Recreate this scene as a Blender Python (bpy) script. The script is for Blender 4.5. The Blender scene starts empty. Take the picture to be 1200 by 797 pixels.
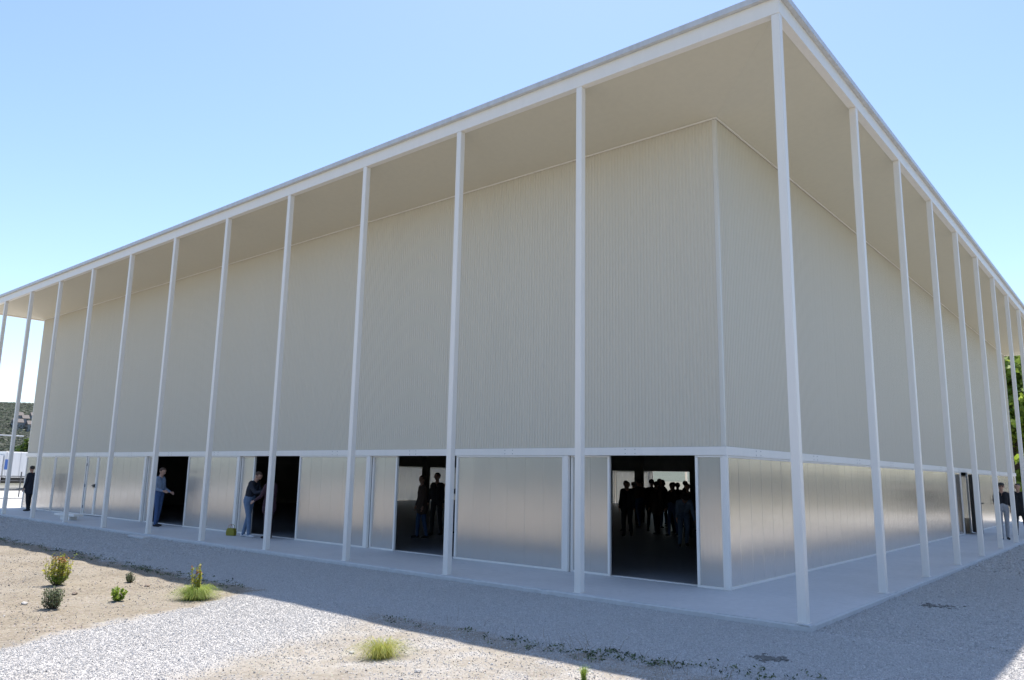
import bpy, bmesh, math, random
import numpy as np
from mathutils import Vector, Matrix, Quaternion
random.seed(7); rng = np.random.default_rng(7)
S = bpy.context.scene
C = S.collection
R = math.radians

# ------------------------------------------------------------------ camera
cam_d = bpy.data.cameras.new('camera'); cam = bpy.data.objects.new('camera', cam_d); C.objects.link(cam)
YAW, PITCH, ROLL = -0.7001, 0.1743, 0.0188
def basis(y, p, r):
    F = Vector((math.sin(y)*math.cos(p), math.cos(y)*math.cos(p), math.sin(p)))
    Rt = Vector((math.cos(y), -math.sin(y), 0)); U = Rt.cross(F)
    return Rt*math.cos(r)+U*math.sin(r), -Rt*math.sin(r)+U*math.cos(r), F
a_, b_, c_ = basis(YAW, PITCH, ROLL)
M = Matrix((a_, b_, -c_)).transposed().to_4x4(); M.translation = (3.5456, -9.8791, 1.7319)
cam.matrix_world = M
cam_d.sensor_width = 36; cam_d.lens = 36*895.5/1200; cam_d.clip_end = 6000; cam_d.clip_start = .05
S.camera = cam

# ------------------------------------------------------------------ sky and sun
SUN = Vector((-2.05, 3.38, 8.6)).normalized()
elev = math.asin(SUN.z); azim = math.atan2(SUN.x, SUN.y)
W = bpy.data.worlds.new('World'); S.world = W; W.use_nodes = True
nt = W.node_tree; nt.nodes.clear()
sky = nt.nodes.new('ShaderNodeTexSky'); sky.sky_type = 'NISHITA'; sky.sun_disc = False
sky.sun_elevation = elev; sky.sun_rotation = azim
sky.altitude = 50; sky.air_density = 1.0; sky.dust_density = .45; sky.ozone_density = 1.6
bg = nt.nodes.new('ShaderNodeBackground'); bg.inputs['Strength'].default_value = .15
wo = nt.nodes.new('ShaderNodeOutputWorld')
tint = nt.nodes.new('ShaderNodeMix'); tint.data_type = 'RGBA'; tint.blend_type = 'MULTIPLY'; tint.inputs[0].default_value = 1   # white balance of a slightly cyan sky
tint.inputs[7].default_value = (.96, .972, 1.03, 1); nt.links.new(sky.outputs[0], tint.inputs[6]); nt.links.new(tint.outputs[2], bg.inputs[0]); nt.links.new(bg.outputs[0], wo.inputs[0])
sl = bpy.data.lights.new('sun', 'SUN'); sl.energy = 4.9; sl.angle = R(.53); sl.color = (1, .945, .875)
so = bpy.data.objects.new('sun', sl); C.objects.link(so)
so.rotation_euler = SUN.to_track_quat('Z', 'Y').to_euler(); so.location = (0, 0, 40)
S.view_settings.view_transform = 'Standard'; S.view_settings.look = 'None'
S.view_settings.exposure = .62; S.view_settings.gamma = 1
S.render.engine = 'CYCLES'
S.cycles.max_bounces = 10; S.cycles.diffuse_bounces = 5; S.cycles.glossy_bounces = 4
S.cycles.use_denoising = True; S.cycles.sample_clamp_indirect = 6

# ------------------------------------------------------------------ helpers
def link(o, parent=None):
    C.objects.link(o)
    if parent is not None: o.parent = parent
    return o
def tag(o, label=None, cat=None, group=None, kind=None):
    if label: o['label'] = label
    if cat: o['category'] = cat
    if group: o['group'] = group
    if kind: o['kind'] = kind
    return o
def empty(name, loc=(0, 0, 0), rz=0, parent=None):
    o = bpy.data.objects.new(name, None); o.empty_display_size = .2
    o.location = loc; o.rotation_euler = (0, 0, rz); return link(o, parent)
def obj(name, mesh, parent=None, loc=None):
    o = bpy.data.objects.new(name, mesh); link(o, parent)
    if loc is not None: o.location = loc
    return o
class MB:
    """collects plain shapes into one mesh"""
    def __init__(s): s.v = []; s.f = []; s.m = []
    def box(s, x0, x1, y0, y1, z0, z1, mi=0, bev=0):
        if x0 > x1: x0, x1 = x1, x0
        if y0 > y1: y0, y1 = y1, y0
        if z0 > z1: z0, z1 = z1, z0
        n = len(s.v)
        if bev <= 0:
            s.v += [(x, y, z) for z in (z0, z1) for y in (y0, y1) for x in (x0, x1)]
            s.f += [tuple(n+i for i in q) for q in ((0,2,3,1),(4,5,7,6),(0,1,5,4),(2,6,7,3),(0,4,6,2),(1,3,7,5))]
            s.m += [mi]*6; return
        b = bev   # chamfered vertical/horizontal edges: 24 verts
        bm = bmesh.new(); bmesh.ops.create_cube(bm, size=1)
        for v in bm.verts:
            v.co = Vector(((x0+x1)/2+v.co.x*(x1-x0), (y0+y1)/2+v.co.y*(y1-y0), (z0+z1)/2+v.co.z*(z1-z0)))
        bmesh.ops.bevel(bm, geom=bm.edges[:], offset=b, segments=1, profile=.5, affect='EDGES')
        s.add_bm(bm, mi)
    def add_bm(s, bm, mi=0):
        n = len(s.v); bm.verts.index_update()
        s.v += [tuple(v.co) for v in bm.verts]
        s.f += [tuple(n+v.index for v in f.verts) for f in bm.faces]; s.m += [mi]*len(bm.faces); bm.free()
    def prism(s, poly, axis, t0, t1, mi=0):
        """poly: list of 2D points in the plane across axis"""
        n = len(s.v); k = len(poly)
        def P(a, b, t): return {'x': (t, a, b), 'y': (a, t, b), 'z': (a, b, t)}[axis]
        s.v += [P(a, b, t0) for a, b in poly]+[P(a, b, t1) for a, b in poly]
        s.f += [tuple(n+i for i in range(k))[::-1], tuple(n+k+i for i in range(k))]
        s.f += [(n+i, n+(i+1) % k, n+k+(i+1) % k, n+k+i) for i in range(k)]; s.m += [mi]*(k+2)
    def tube(s, pts, rad, seg=8, mi=0, cap=True):
        pts = [Vector(p) for p in pts]; rr = rad if isinstance(rad, (list, tuple)) else [rad]*len(pts)
        n0 = len(s.v)
        for i, p in enumerate(pts):
            d = (pts[min(i+1, len(pts)-1)]-pts[max(i-1, 0)]).normalized()
            u = d.cross(Vector((0, 0, 1)) if abs(d.z) < .95 else Vector((1, 0, 0))).normalized(); w = d.cross(u)
            for k in range(seg):
                t = 2*math.pi*k/seg; s.v.append(tuple(p+(u*math.cos(t)+w*math.sin(t))*rr[i]))
        for i in range(len(pts)-1):
            for k in range(seg):
                a = n0+i*seg+k; b = n0+i*seg+(k+1) % seg
                s.f.append((a, b, b+seg, a+seg)); s.m.append(mi)
        if cap:
            s.f.append(tuple(n0+k for k in range(seg))[::-1]); s.m.append(mi)
            e = n0+(len(pts)-1)*seg; s.f.append(tuple(e+k for k in range(seg))); s.m.append(mi)
    def ball(s, c, r, mi=0, sub=2, jit=0, rnd=random):
        bm = bmesh.new(); bmesh.ops.create_icosphere(bm, subdivisions=sub, radius=1)
        r = r if isinstance(r, (tuple, list)) else (r, r, r)
        for v in bm.verts:
            k = 1+rnd.uniform(-jit, jit); v.co = Vector((c[0]+v.co.x*r[0]*k, c[1]+v.co.y*r[1]*k, c[2]+v.co.z*r[2]*k))
        s.add_bm(bm, mi)
    def mesh(s, name, mats, smooth=False):
        me = bpy.data.meshes.new(name); me.from_pydata(s.v, [], s.f)
        for m in (mats if isinstance(mats, (list, tuple)) else [mats]): me.materials.append(m)
        me.polygons.foreach_set('material_index', s.m)
        if smooth: me.polygons.foreach_set('use_smooth', [True]*len(s.f))
        me.update(); return me
    def build(s, name, mats, parent=None, loc=None, smooth=False):
        return obj(name, s.mesh(name, mats, smooth), parent, loc)

# ------------------------------------------------------------------ materials
class NT:
    def __init__(s, name):
        s.m = bpy.data.materials.new(name); s.m.use_nodes = True; s.t = s.m.node_tree; s.t.nodes.clear()
        s.out = s.t.nodes.new('ShaderNodeOutputMaterial')
    def n(s, typ, **kw):
        o = s.t.nodes.new(typ)
        for k, v in kw.items():
            if k.startswith('i_'): 
                key = k[2:]
                key = int(key) if key.isdigit() else key.replace('_', ' ')
                o.inputs[key].default_value = v
            else: setattr(o, k, v)
        return o
    def l(s, a, b): s.t.links.new(a, b)
    def ramp(s, fac, stops):
        r = s.n('ShaderNodeValToRGB'); e = r.color_ramp.elements
        while len(e) < len(stops): e.new(.5)
        for i, (p, c) in enumerate(stops): e[i].position = p; e[i].color = (*c, 1) if len(c) == 3 else c
        s.l(fac, r.inputs[0]); return r.outputs[0]
    def mix(s, f, a, b, mode='MIX'):
        x = s.n('ShaderNodeMix', data_type='RGBA', blend_type=mode)
        for v, i in ((f, 0), (a, 6), (b, 7)):
            if hasattr(v, 'is_linked'): s.l(v, x.inputs[i])
            else: x.inputs[i].default_value = v if i == 0 else ((*v, 1) if len(v) == 3 else v)
        return x.outputs[2]
    def noise(s, vec, scale, detail=4, rough=.55):
        x = s.n('ShaderNodeTexNoise', i_Scale=scale, i_Detail=detail, i_Roughness=rough); s.l(vec, x.inputs['Vector']); return x
    def coord(s, kind='Object', scale=None):
        c = s.n('ShaderNodeTexCoord').outputs[kind] if kind != 'World' else s.n('ShaderNodeNewGeometry').outputs['Position']
        if scale:
            m = s.n('ShaderNodeMapping'); m.inputs['Scale'].default_value = scale; s.l(c, m.inputs[0]); c = m.outputs[0]
        return c
    def bsdf(s, col, rough=.6, bump=None, bstr=.3, bdist=.01, **kw):
        p = s.n('ShaderNodeBsdfPrincipled')
        for v, k in ((col, 'Base Color'), (rough, 'Roughness')):
            if hasattr(v, 'is_linked'): s.l(v, p.inputs[k])
            else: p.inputs[k].default_value = (*v, 1) if k == 'Base Color' else v
        for k, v in kw.items(): p.inputs[k.replace('_', ' ')].default_value = v
        if bump is not None:
            b = s.n('ShaderNodeBump', i_Strength=bstr, i_Distance=bdist); s.l(bump, b.inputs['Height']); s.l(b.outputs[0], p.inputs['Normal'])
        return p
    def end(s, sh): s.l(sh.outputs[0], s.out.inputs['Surface']); return s.m

def simple(name, col, rough=.6, var=.12, scale=3., bump=.1, bscale=60, coord='World', **kw):
    t = NT(name); c = t.coord(coord)
    n1 = t.noise(c, scale, 5); lo = tuple(x*(1-var) for x in col); hi = tuple(min(1, x*(1+var)) for x in col)
    k = t.ramp(n1.outputs['Fac'], [(.3, lo), (.7, hi)])
    n2 = t.noise(c, bscale, 3)
    return t.end(t.bsdf(k, rough, n2.outputs['Fac'], bump, .004, **kw))

def mat_paint(name, col, rough=.42, dirt=.16):
    t = NT(name); c = t.coord('World')
    st = t.coord('World', (4, 4, .35)); n = t.noise(st, 2.2, 6, .6)
    n2 = t.noise(c, .6, 3)
    dm = tuple(x*(1-dirt) for x in col)
    k = t.ramp(n.outputs['Fac'], [(.35, dm), (.62, col)])
    k = t.mix(.25, k, t.ramp(n2.outputs['Fac'], [(.3, dm), (.7, col)]))
    rr = t.n('ShaderNodeMapRange', i_3=rough-.08, i_4=rough+.14); t.l(n.outputs['Fac'], rr.inputs[0])
    return t.end(t.bsdf(k, rr.outputs[0], t.noise(c, 90, 2).outputs['Fac'], .05, .002))
m_white = mat_paint('white_painted_steel', (.90, .855, .785), .42, .04)
m_cap = mat_paint('grey_roof_flashing', (.64, .645, .65), .35)
m_soffit = mat_paint('soffit_board', (.70, .65, .52), .75, .04)

def mat_corrugated():
    t = NT('corrugated_translucent_sheet'); c = t.coord('World')
    st = t.coord('World', (9, 9, .12)); n = t.noise(st, 1.7, 5, .65)
    n2 = t.noise(c, .35, 3)
    k = t.ramp(n.outputs['Fac'], [(.3, (.67, .61, .495)), (.7, (.69, .63, .515))])
    k = t.mix(.35, k, t.ramp(n2.outputs['Fac'], [(.3, (.67, .61, .495)), (.7, (.69, .63, .515))]))
    # small drips and chips
    v = t.n('ShaderNodeTexVoronoi', i_Scale=1.6); t.l(t.coord('World', (5, 5, .8)), v.inputs['Vector'])
    k = t.mix(t.ramp(v.outputs['Distance'], [(.0, (.5,)*3), (.035, (0, 0, 0))]), k, (.78, .75, .66))
    rr = t.n('ShaderNodeMapRange', i_3=.42, i_4=.52); t.l(n.outputs['Fac'], rr.inputs[0])
    return t.end(t.bsdf(k, rr.outputs[0], t.noise(t.coord('World', (6, 6, 1.5)), 3, 3).outputs['Fac'], .05, .004))
m_corr = mat_corrugated()

def mat_poly(name='cellular_polycarbonate', body=.36):
    """cellular polycarbonate: translucent body, glossy skin, fine vertical webs"""
    t = NT(name); c = t.coord('World')
    oi = t.n('ShaderNodeObjectInfo')
    st = t.coord('World', (30, 30, .6)); n = t.noise(st, 1.5, 4, .6)
    k = t.ramp(n.outputs['Fac'], [(.3, (.58, .565, .53)), (.7, (.64, .625, .59))])
    k = t.mix(.5, k, t.ramp(oi.outputs['Random'], [(0, (.59, .575, .545)), (1, (.64, .625, .59))]))
    web = t.n('ShaderNodeTexWave', wave_type='BANDS', bands_direction='DIAGONAL', i_Scale=9., i_Distortion=.4); t.l(t.coord('World', (1, 1, .0)), web.inputs['Vector'])
    b = t.n('ShaderNodeBump', i_Strength=.2, i_Distance=.003); t.l(web.outputs['Fac'], b.inputs['Height'])
    b2 = t.n('ShaderNodeBump', i_Strength=.10, i_Distance=.03); t.l(t.noise(t.coord('World', (2.2, 2.2, .9)), 1.2, 3).outputs['Fac'], b2.inputs['Height']); t.l(b.outputs[0], b2.inputs['Normal'])
    d = t.n('ShaderNodeBsdfDiffuse'); t.l(k, d.inputs[0]); t.l(b.outputs[0], d.inputs['Normal'])
    tr = t.n('ShaderNodeBsdfTranslucent'); tr.inputs[0].default_value = (.86, .87, .84, 1)
    g = t.n('ShaderNodeBsdfGlossy', i_Roughness=.24, i_Anisotropy=.55); g.inputs[0].default_value = (.97, .93, .885, 1); t.l(b2.outputs[0], g.inputs['Normal'])
    g.inputs['Tangent'].default_value = (0, 0, 1)
    tv = t.n('ShaderNodeCombineXYZ', i_2=1.); t.l(tv.outputs[0], g.inputs['Tangent'])      # the vertical webs spread reflections sideways
    m1 = t.n('ShaderNodeMixShader', i_0=body); t.l(d.outputs[0], m1.inputs[1]); t.l(tr.outputs[0], m1.inputs[2])
    fr = t.n('ShaderNodeFresnel', i_IOR=1.25)
    m2 = t.n('ShaderNodeMixShader'); ad = t.n('ShaderNodeMath', operation='ADD', i_1=.46, use_clamp=True); t.l(fr.outputs[0], ad.inputs[0]); t.l(ad.outputs[0], m2.inputs[0]); t.l(m1.outputs[0], m2.inputs[1]); t.l(g.outputs[0], m2.inputs[2])
    return t.end(m2)
m_poly = mat_poly()
m_poly2 = mat_poly('clear_polycarbonate', .85)

def mat_concrete(name, a, b, rough=.75, cracks=False):
    t = NT(name); c = t.coord('World')
    n = t.noise(c, .7, 7, .62); n2 = t.noise(c, 9, 5, .6)
    k = t.mix(.5, t.ramp(n.outputs['Fac'], [(.3, a), (.7, b)]), t.ramp(n2.outputs['Fac'], [(.3, a), (.72, b)]))
    spots = t.noise(c, 2.3, 4, .7)
    k = t.mix(t.ramp(spots.outputs['Fac'], [(.62, (0,)*3), (.75, (.5,)*3)]), k, tuple(x*.72 for x in a))
    rr = t.n('ShaderNodeMapRange', i_3=rough-.15, i_4=rough+.1); t.l(n2.outputs['Fac'], rr.inputs[0])
    return t.end(t.bsdf(k, rr.outputs[0], t.noise(c, 45, 4).outputs['Fac'], .3, .004))
m_slab = mat_concrete('pale_concrete_slab', (.52, .52, .51), (.66, .655, .64))
m_slabedge = mat_concrete('rough_kerb_concrete', (.54, .53, .51), (.68, .67, .64), .9)
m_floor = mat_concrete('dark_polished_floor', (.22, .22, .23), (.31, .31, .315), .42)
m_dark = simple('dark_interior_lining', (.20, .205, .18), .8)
m_steel = simple('dark_grey_steel', (.09, .095, .10), .45)
m_black = simple('black_plastic', (.012, .012, .013), .4)

# ------------------------------------------------------------------ numpy noise for the ground
def vnoise(x, y, seed=0):
    x = np.asarray(x, float); y = np.asarray(y, float)
    xi = np.floor(x).astype(np.int64); yi = np.floor(y).astype(np.int64); xf = x-xi; yf = y-yi
    def h(a, b):
        n = (a*374761393+b*668265263+seed*1442695041) & 0xffffffff
        n = ((n ^ (n >> 13))*1274126177) & 0xffffffff
        return ((n ^ (n >> 16)) & 0xffff)/65535.
    u = xf*xf*(3-2*xf); v = yf*yf*(3-2*yf)
    return (h(xi, yi)*(1-u)+h(xi+1, yi)*u)*(1-v)+(h(xi, yi+1)*(1-u)+h(xi+1, yi+1)*u)*v
def fbm(x, y, s, o=4, seed=0):
    t = 0; a = .5; k = s
    for i in range(o): t = t+a*vnoise(np.asarray(x)*k, np.asarray(y)*k, seed+i*17); a *= .5; k *= 2.03
    return t
def sstep(a, b, x):
    t = np.clip((x-a)/(b-a), 0, 1); return t*t*(3-2*t)
GZ = -.075
BX, BY = -34.72, 36.1            # far corners of the roof
def gravel_mask(x, y):
    """1 on crushed white stone, 0 on earth"""
    n = fbm(x, y, .9, 4, 3)-.47; n2 = fbm(x, y, 5, 3, 9)-.44
    strip = sstep(-3.14, -2.88, y+n*.5+n2*.35)                                       # band along the long side
    e = .30*n+.45*n2
    cx = -5.65+(-3.5-y)*.36
    path = 1-sstep(.95, np.where(x < cx, 1.35, 2.1), np.abs(x-cx+e))                                      # path coming up to the doors
    path = path*sstep(3.4, 2.2, y)
    right = sstep(.9, 1.5, x+n*.8+n2*.3-sstep(-3, -7, y)*-.2)*sstep(6.6, 6.1, x+n)     # band along the short side
    right = right*(1-sstep(0, 1.2, -y-2.6-(x-.6)*.9+n))
    scat = (.22+.5*np.clip(n2*2+.3, 0, 1))*sstep(-4.6, -3.9, x)*sstep(-9, -3, y+0*x)*(x < .4)
    strip2 = sstep(8.6, 8.9, x+n*.4)*sstep(10.6, 10.3, x+n*.4)
    return np.clip(np.maximum.reduce([strip*(x < 6.3), path, right, strip2*.9, scat]), 0, 1)
def ground_h(x, y):
    g = gravel_mask(x, y)
    rough = (fbm(x, y, 1.1, 4, 21)-.47)*.09*(1-g)+(fbm(x, y, 5, 3, 41)-.44)*.022*(1-g)+(fbm(x, y, 2.2, 3, 31)-.44)*.035
    near = sstep(.05, .6, np.maximum(-y, x))*1.0                                  # level where it meets the kerb
    hump = .035*np.exp(-((x+5.7)/1.6)**2-((y+3.35)/.8)**2)
    out = np.hypot(np.clip(np.abs(x+10)-60, 0, None), np.clip(np.abs(y-5)-60, 0, None))
    return GZ+rough*near*sstep(80, 20, np.hypot(x, y))+hump-.0*out

def build_ground():
    def axis(fine, lo, hi, step, far):
        a = np.arange(lo, hi+1e-6, step); ext = []; d = step
        k = hi
        while k < far: d *= 1.28; k += d; ext.append(k)
        k = lo; d = step; e2 = []
        while k > -far: d *= 1.28; k -= d; e2.append(k)
        return np.concatenate([e2[::-1], a, ext])
    xs = axis(True, -22, 5, .075, 3000); ys = axis(True, -9, .3, .06, 3000)
    # refine the short side too
    yy = np.arange(.3, 34, .22); ys = np.unique(np.round(np.concatenate([ys[(ys < .31) | (ys > 34)], yy]), 4))
    X, Y = np.meshgrid(xs, ys); Z = ground_h(X, Y)
    inside = (X < .12) & (X > BX-.12) & (Y > -.12) & (Y < BY+.12)
    Z = np.where(inside, GZ-.02, Z)
    nx, ny = len(xs), len(ys)
    v = np.stack([X, Y, Z], -1).reshape(-1, 3)
    i = np.arange(nx*ny).reshape(ny, nx)
    f = np.stack([i[:-1, :-1], i[:-1, 1:], i[1:, 1:], i[1:, :-1]], -1).reshape(-1, 4)
    me = bpy.data.meshes.new('ground'); me.vertices.add(len(v)); me.vertices.foreach_set('co', v.ravel())
    me.loops.add(f.size); me.loops.foreach_set('vertex_index', f.ravel()); me.polygons.add(len(f))
    me.polygons.foreach_set('loop_start', np.arange(0, f.size, 4)); me.polygons.foreach_set('loop_total', np.full(len(f), 4))
    me.polygons.foreach_set('use_smooth', np.ones(len(f), bool)); me.update()
    at = me.attributes.new('gravel', 'FLOAT', 'POINT'); at.data.foreach_set('value', gravel_mask(X, Y).ravel().astype(np.float32))
    # grass and asphalt beyond the yard
    gr = sstep(-40, -45, Y+3*(fbm(X, Y, .1, 3, 5)-.5))
    gr = np.maximum(gr, sstep(5.2, 6.2, X+.6*(fbm(X, Y, .5, 3, 6)-.5))*(1-sstep(8.4, 8.9, X)*sstep(10.8, 10.3, X))); gr = np.maximum(gr, sstep(42, 50, Y)); gr = np.maximum(gr, sstep(-62, -75, X))
    at = me.attributes.new('grass', 'FLOAT', 'POINT'); at.data.foreach_set('value', gr.ravel().astype(np.float32))
    t = NT('earth_and_crushed_stone'); c = t.coord('World')
    ag = t.n('ShaderNodeAttribute', attribute_name='gravel').outputs['Fac']; ar = t.n('ShaderNodeAttribute', attribute_name='grass').outputs['Fac']
    # earth
    n = t.noise(c, 1.1, 8, .62); n2 = t.noise(c, 14, 6, .7)
    e = t.ramp(n.outputs['Fac'], [(.3, (.15, .118, .078)), (.48, (.255, .208, .143)), (.68, (.37, .31, .228))])
    e = t.mix(.45, e, t.ramp(n2.outputs['Fac'], [(.34, (.105, .083, .055)), (.5, (.28, .232, .167)), (.68, (.45, .39, .31))]))
    e = t.mix(t.ramp(t.noise(c, .55, 5, .65).outputs['Fac'], [(.45, (0,)*3), (.68, (.65,)*3)]), e, (.29, .252, .195))
    ve = t.n('ShaderNodeTexVoronoi', i_Scale=26.); t.l(c, ve.inputs['Vector'])
    e = t.mix(t.ramp(ve.outputs['Distance'], [(.16, (.55,)*3), (.26, (0,)*3)]), e, t.mix(.25, (.5, .46, .40), ve.outputs['Color']))
    e = t.mix(1., e, (.86, .875, .90), 'MULTIPLY')
    # crushed stone
    v = t.n('ShaderNodeTexVoronoi', i_Scale=55.); t.l(c, v.inputs['Vector'])
    bw = t.n('ShaderNodeRGBToBW'); t.l(v.outputs['Color'], bw.inputs[0])
    g = t.ramp(bw.outputs[0], [(.15, (.35, .335, .32)), (.5, (.52, .50, .475)), (.85, (.70, .68, .645))])
    g = t.mix(t.ramp(v.outputs['Distance'], [(.35, (0,)*3), (.8, (.5,)*3)]), g, (.30, .29, .28))
    nd = t.noise(c, .8, 6, .6)
    g = t.mix(t.ramp(nd.outputs['Fac'], [(.55, (0,)*3), (.75, (.4,)*3)]), g, (.38, .34, .28))
    k = t.mix(ag, e, g)
    gn = t.noise(c, .25, 6, .7)
    gra = t.mix(.5, t.ramp(gn.outputs['Fac'], [(.3, (.07, .075, .045)), (.55, (.13, .125, .08)), (.75, (.22, .195, .14))]), t.ramp(t.noise(c, 6, 6, .7).outputs['Fac'], [(.3, (.06, .06, .04)), (.7, (.17, .155, .115))]))
    k = t.mix(ar, k, gra)
    h = t.n('ShaderNodeMath', operation='MULTIPLY', i_1=-1.); t.l(v.outputs['Distance'], h.inputs[0])
    hm = t.mix(ag, t.mix(.5, n2.outputs['Color'], ve.outputs['Distance']), h.outputs[0])
    p = t.bsdf(k, .92, hm, .7, .02)
    me.materials.append(t.end(p))
    o = obj('ground', me); tag(o, 'sandy earth yard with strips of crushed white stone around the hall', kind='structure')
    return o
build_ground()

# ------------------------------------------------------------------ scattered real stones
def scatter(name, pts, rot, scl, protos, label):
    me = bpy.data.meshes.new(name); me.vertices.add(len(pts)); me.vertices.foreach_set('co', np.asarray(pts, np.float32).ravel())
    a = me.attributes.new('rot', 'FLOAT_VECTOR', 'POINT'); a.data.foreach_set('vector', np.asarray(rot, np.float32).ravel())
    a = me.attributes.new('scl', 'FLOAT_VECTOR', 'POINT'); a.data.foreach_set('vector', np.asarray(scl, np.float32).ravel())
    a = me.attributes.new('pick', 'INT', 'POINT'); a.data.foreach_set('value', rng.integers(0, len(protos), len(pts)).astype(np.int32))
    o = obj(name, me)
    ng = bpy.data.node_groups.new(name+'_spread', 'GeometryNodeTree')
    ng.interface.new_socket('Geometry', in_out='INPUT', socket_type='NodeSocketGeometry'); ng.interface.new_socket('Geometry', in_out='OUTPUT', socket_type='NodeSocketGeometry')
    N = ng.nodes; gi = N.new('NodeGroupInput'); go = N.new('NodeGroupOutput')
    m2p = N.new('GeometryNodeMeshToPoints'); iop = N.new('GeometryNodeInstanceOnPoints')
    ng.links.new(gi.outputs[0], m2p.inputs['Mesh']); ng.links.new(m2p.outputs[0], iop.inputs['Points'])
    j = N.new('GeometryNodeJoinGeometry')
    # prototypes as one instance list
    g2i = N.new('GeometryNodeGeometryToInstance')
    for i, p in enumerate(protos[::-1]):
        oi = N.new('GeometryNodeObjectInfo'); oi.inputs['Object'].default_value = p; oi.transform_space = 'ORIGINAL'
        oi.inputs['As Instance'].default_value = True
        ng.links.new(oi.outputs['Geometry'], j.inputs[0])
    ng.links.new(j.outputs[0], iop.inputs['Instance']); iop.inputs['Pick Instance'].default_value = True
    def attr(nm, typ):
        x = N.new('GeometryNodeInputNamedAttribute'); x.data_type = typ; x.inputs['Name'].default_value = nm; return x.outputs['Attribute']
    ng.links.new(attr('pick', 'INT'), iop.inputs['Instance Index'])
    e2r = N.new('FunctionNodeEulerToRotation'); ng.links.new(attr('rot', 'FLOAT_VECTOR'), e2r.inputs[0]); ng.links.new(e2r.outputs[0], iop.inputs['Rotation'])
    ng.links.new(attr('scl', 'FLOAT_VECTOR'), iop.inputs['Scale'])
    ng.links.new(iop.outputs[0], go.inputs[0])
    md = o.modifiers.new('spread', 'NODES'); md.node_group = ng
    tag(o, label, kind='stuff'); return o
def stone_mat(name, stops):
    t = NT(name); oi = t.n('ShaderNodeObjectInfo'); k = t.ramp(oi.outputs['Random'], stops)
    n = t.noise(t.coord('World'), 60, 4); k = t.mix(.25, k, t.mix(n.outputs['Fac'], (.35, .35, .35), (.68, .67, .65)))
    return t.end(t.bsdf(k, .85, n.outputs['Fac'], .3, .003))
m_stone = stone_mat('crushed_limestone', [(0, (.37, .35, .32)), (.3, (.50, .472, .435)), (.8, (.59, .56, .52)), (1, (.70, .67, .62))])
m_pebble = stone_mat('earthy_pebbles', [(0, (.20, .155, .11)), (.5, (.36, .29, .21)), (.85, (.50, .43, .34)), (1, (.64, .60, .54))])
def stone_mesh(i, mat):
    bm = bmesh.new(); bmesh.ops.create_icosphere(bm, subdivisions=1, radius=1)
    r = random.Random(i)
    ax = Vector((r.uniform(.8, 1.3), r.uniform(.6, 1), r.uniform(.5, .8)))
    for v in bm.verts:
        k = r.uniform(.72, 1.15); v.co = Vector((v.co.x*ax.x*k, v.co.y*ax.y*k, v.co.z*ax.z*k))
    me = bpy.data.meshes.new('stone_shape'); bm.to_mesh(me); bm.free(); me.materials.append(mat); return me
def proto_set(mat, n, k0):
    out = []
    for i in range(n):
        o = bpy.data.objects.new('stone_source', stone_mesh(k0+i, mat)); out.append(o)   # never linked: only the scatter shows them
    return out
def inside_slab(x, y): return (x < .13) & (y > -.13)
def stones():
    P = []
    def region(x0, x1, y0, y1, dens):
        n = int((x1-x0)*(y1-y0)*dens); return rng.uniform(x0, x1, n), rng.uniform(y0, y1, n)
    xs, ys, sz = [], [], []
    for (x0, x1, y0, y1, d, s) in ((-12, 4.5, -8.6, -.1, 4000, .0058), (-24, -12, -4.5, -.1, 900, .012), (.1, 4.5, 0, 9, 1700, .0095), (.1, 6, 9, 24, 260, .02), (-37, -24, -4, -.1, 160, .024)):
        x, y = region(x0, x1, y0, y1, d); m = gravel_mask(x, y)
        keep = (rng.uniform(0, 1, len(x)) < m**1.5+.0) & ~inside_slab(x, y)
        xs.append(x[keep]); ys.append(y[keep]); sz.append(np.full(keep.sum(), s))
    x = np.concatenate(xs); y = np.concatenate(ys); s = np.concatenate(sz)*np.exp(rng.normal(0, .3, len(x)))
    z = ground_h(x, y)+s*.25
    scatter('gravel', np.stack([x, y, z], 1), rng.uniform(0, 6.28, (len(x), 3)), np.stack([s]*3, 1), proto_set(m_stone, 6, 0), 'crushed white and grey stone laid in strips beside the hall')
    n1 = len(x)
    x, y = region(-16, 4, -8.6, -2.9, 420); m = gravel_mask(x, y)
    cl = fbm(x, y, 1.3, 3, 77)
    keep = (rng.uniform(0, 1, len(x)) < (1-m)*(.25+1.6*np.clip(cl-.35, 0, 1))) & ~inside_slab(x, y)
    x, y = x[keep], y[keep]; s = .0085*np.exp(np.abs(rng.normal(0, .42, len(x))))*.7; z = ground_h(x, y)+s*.2
    scatter('pebbles', np.stack([x, y, z], 1), rng.uniform(0, 6.28, (len(x), 3)), np.stack([s]*3, 1), proto_set(m_pebble, 5, 40), 'small brown and pale pebbles strewn over the sandy earth')
    print('stones', n1, len(x))
stones()

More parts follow.
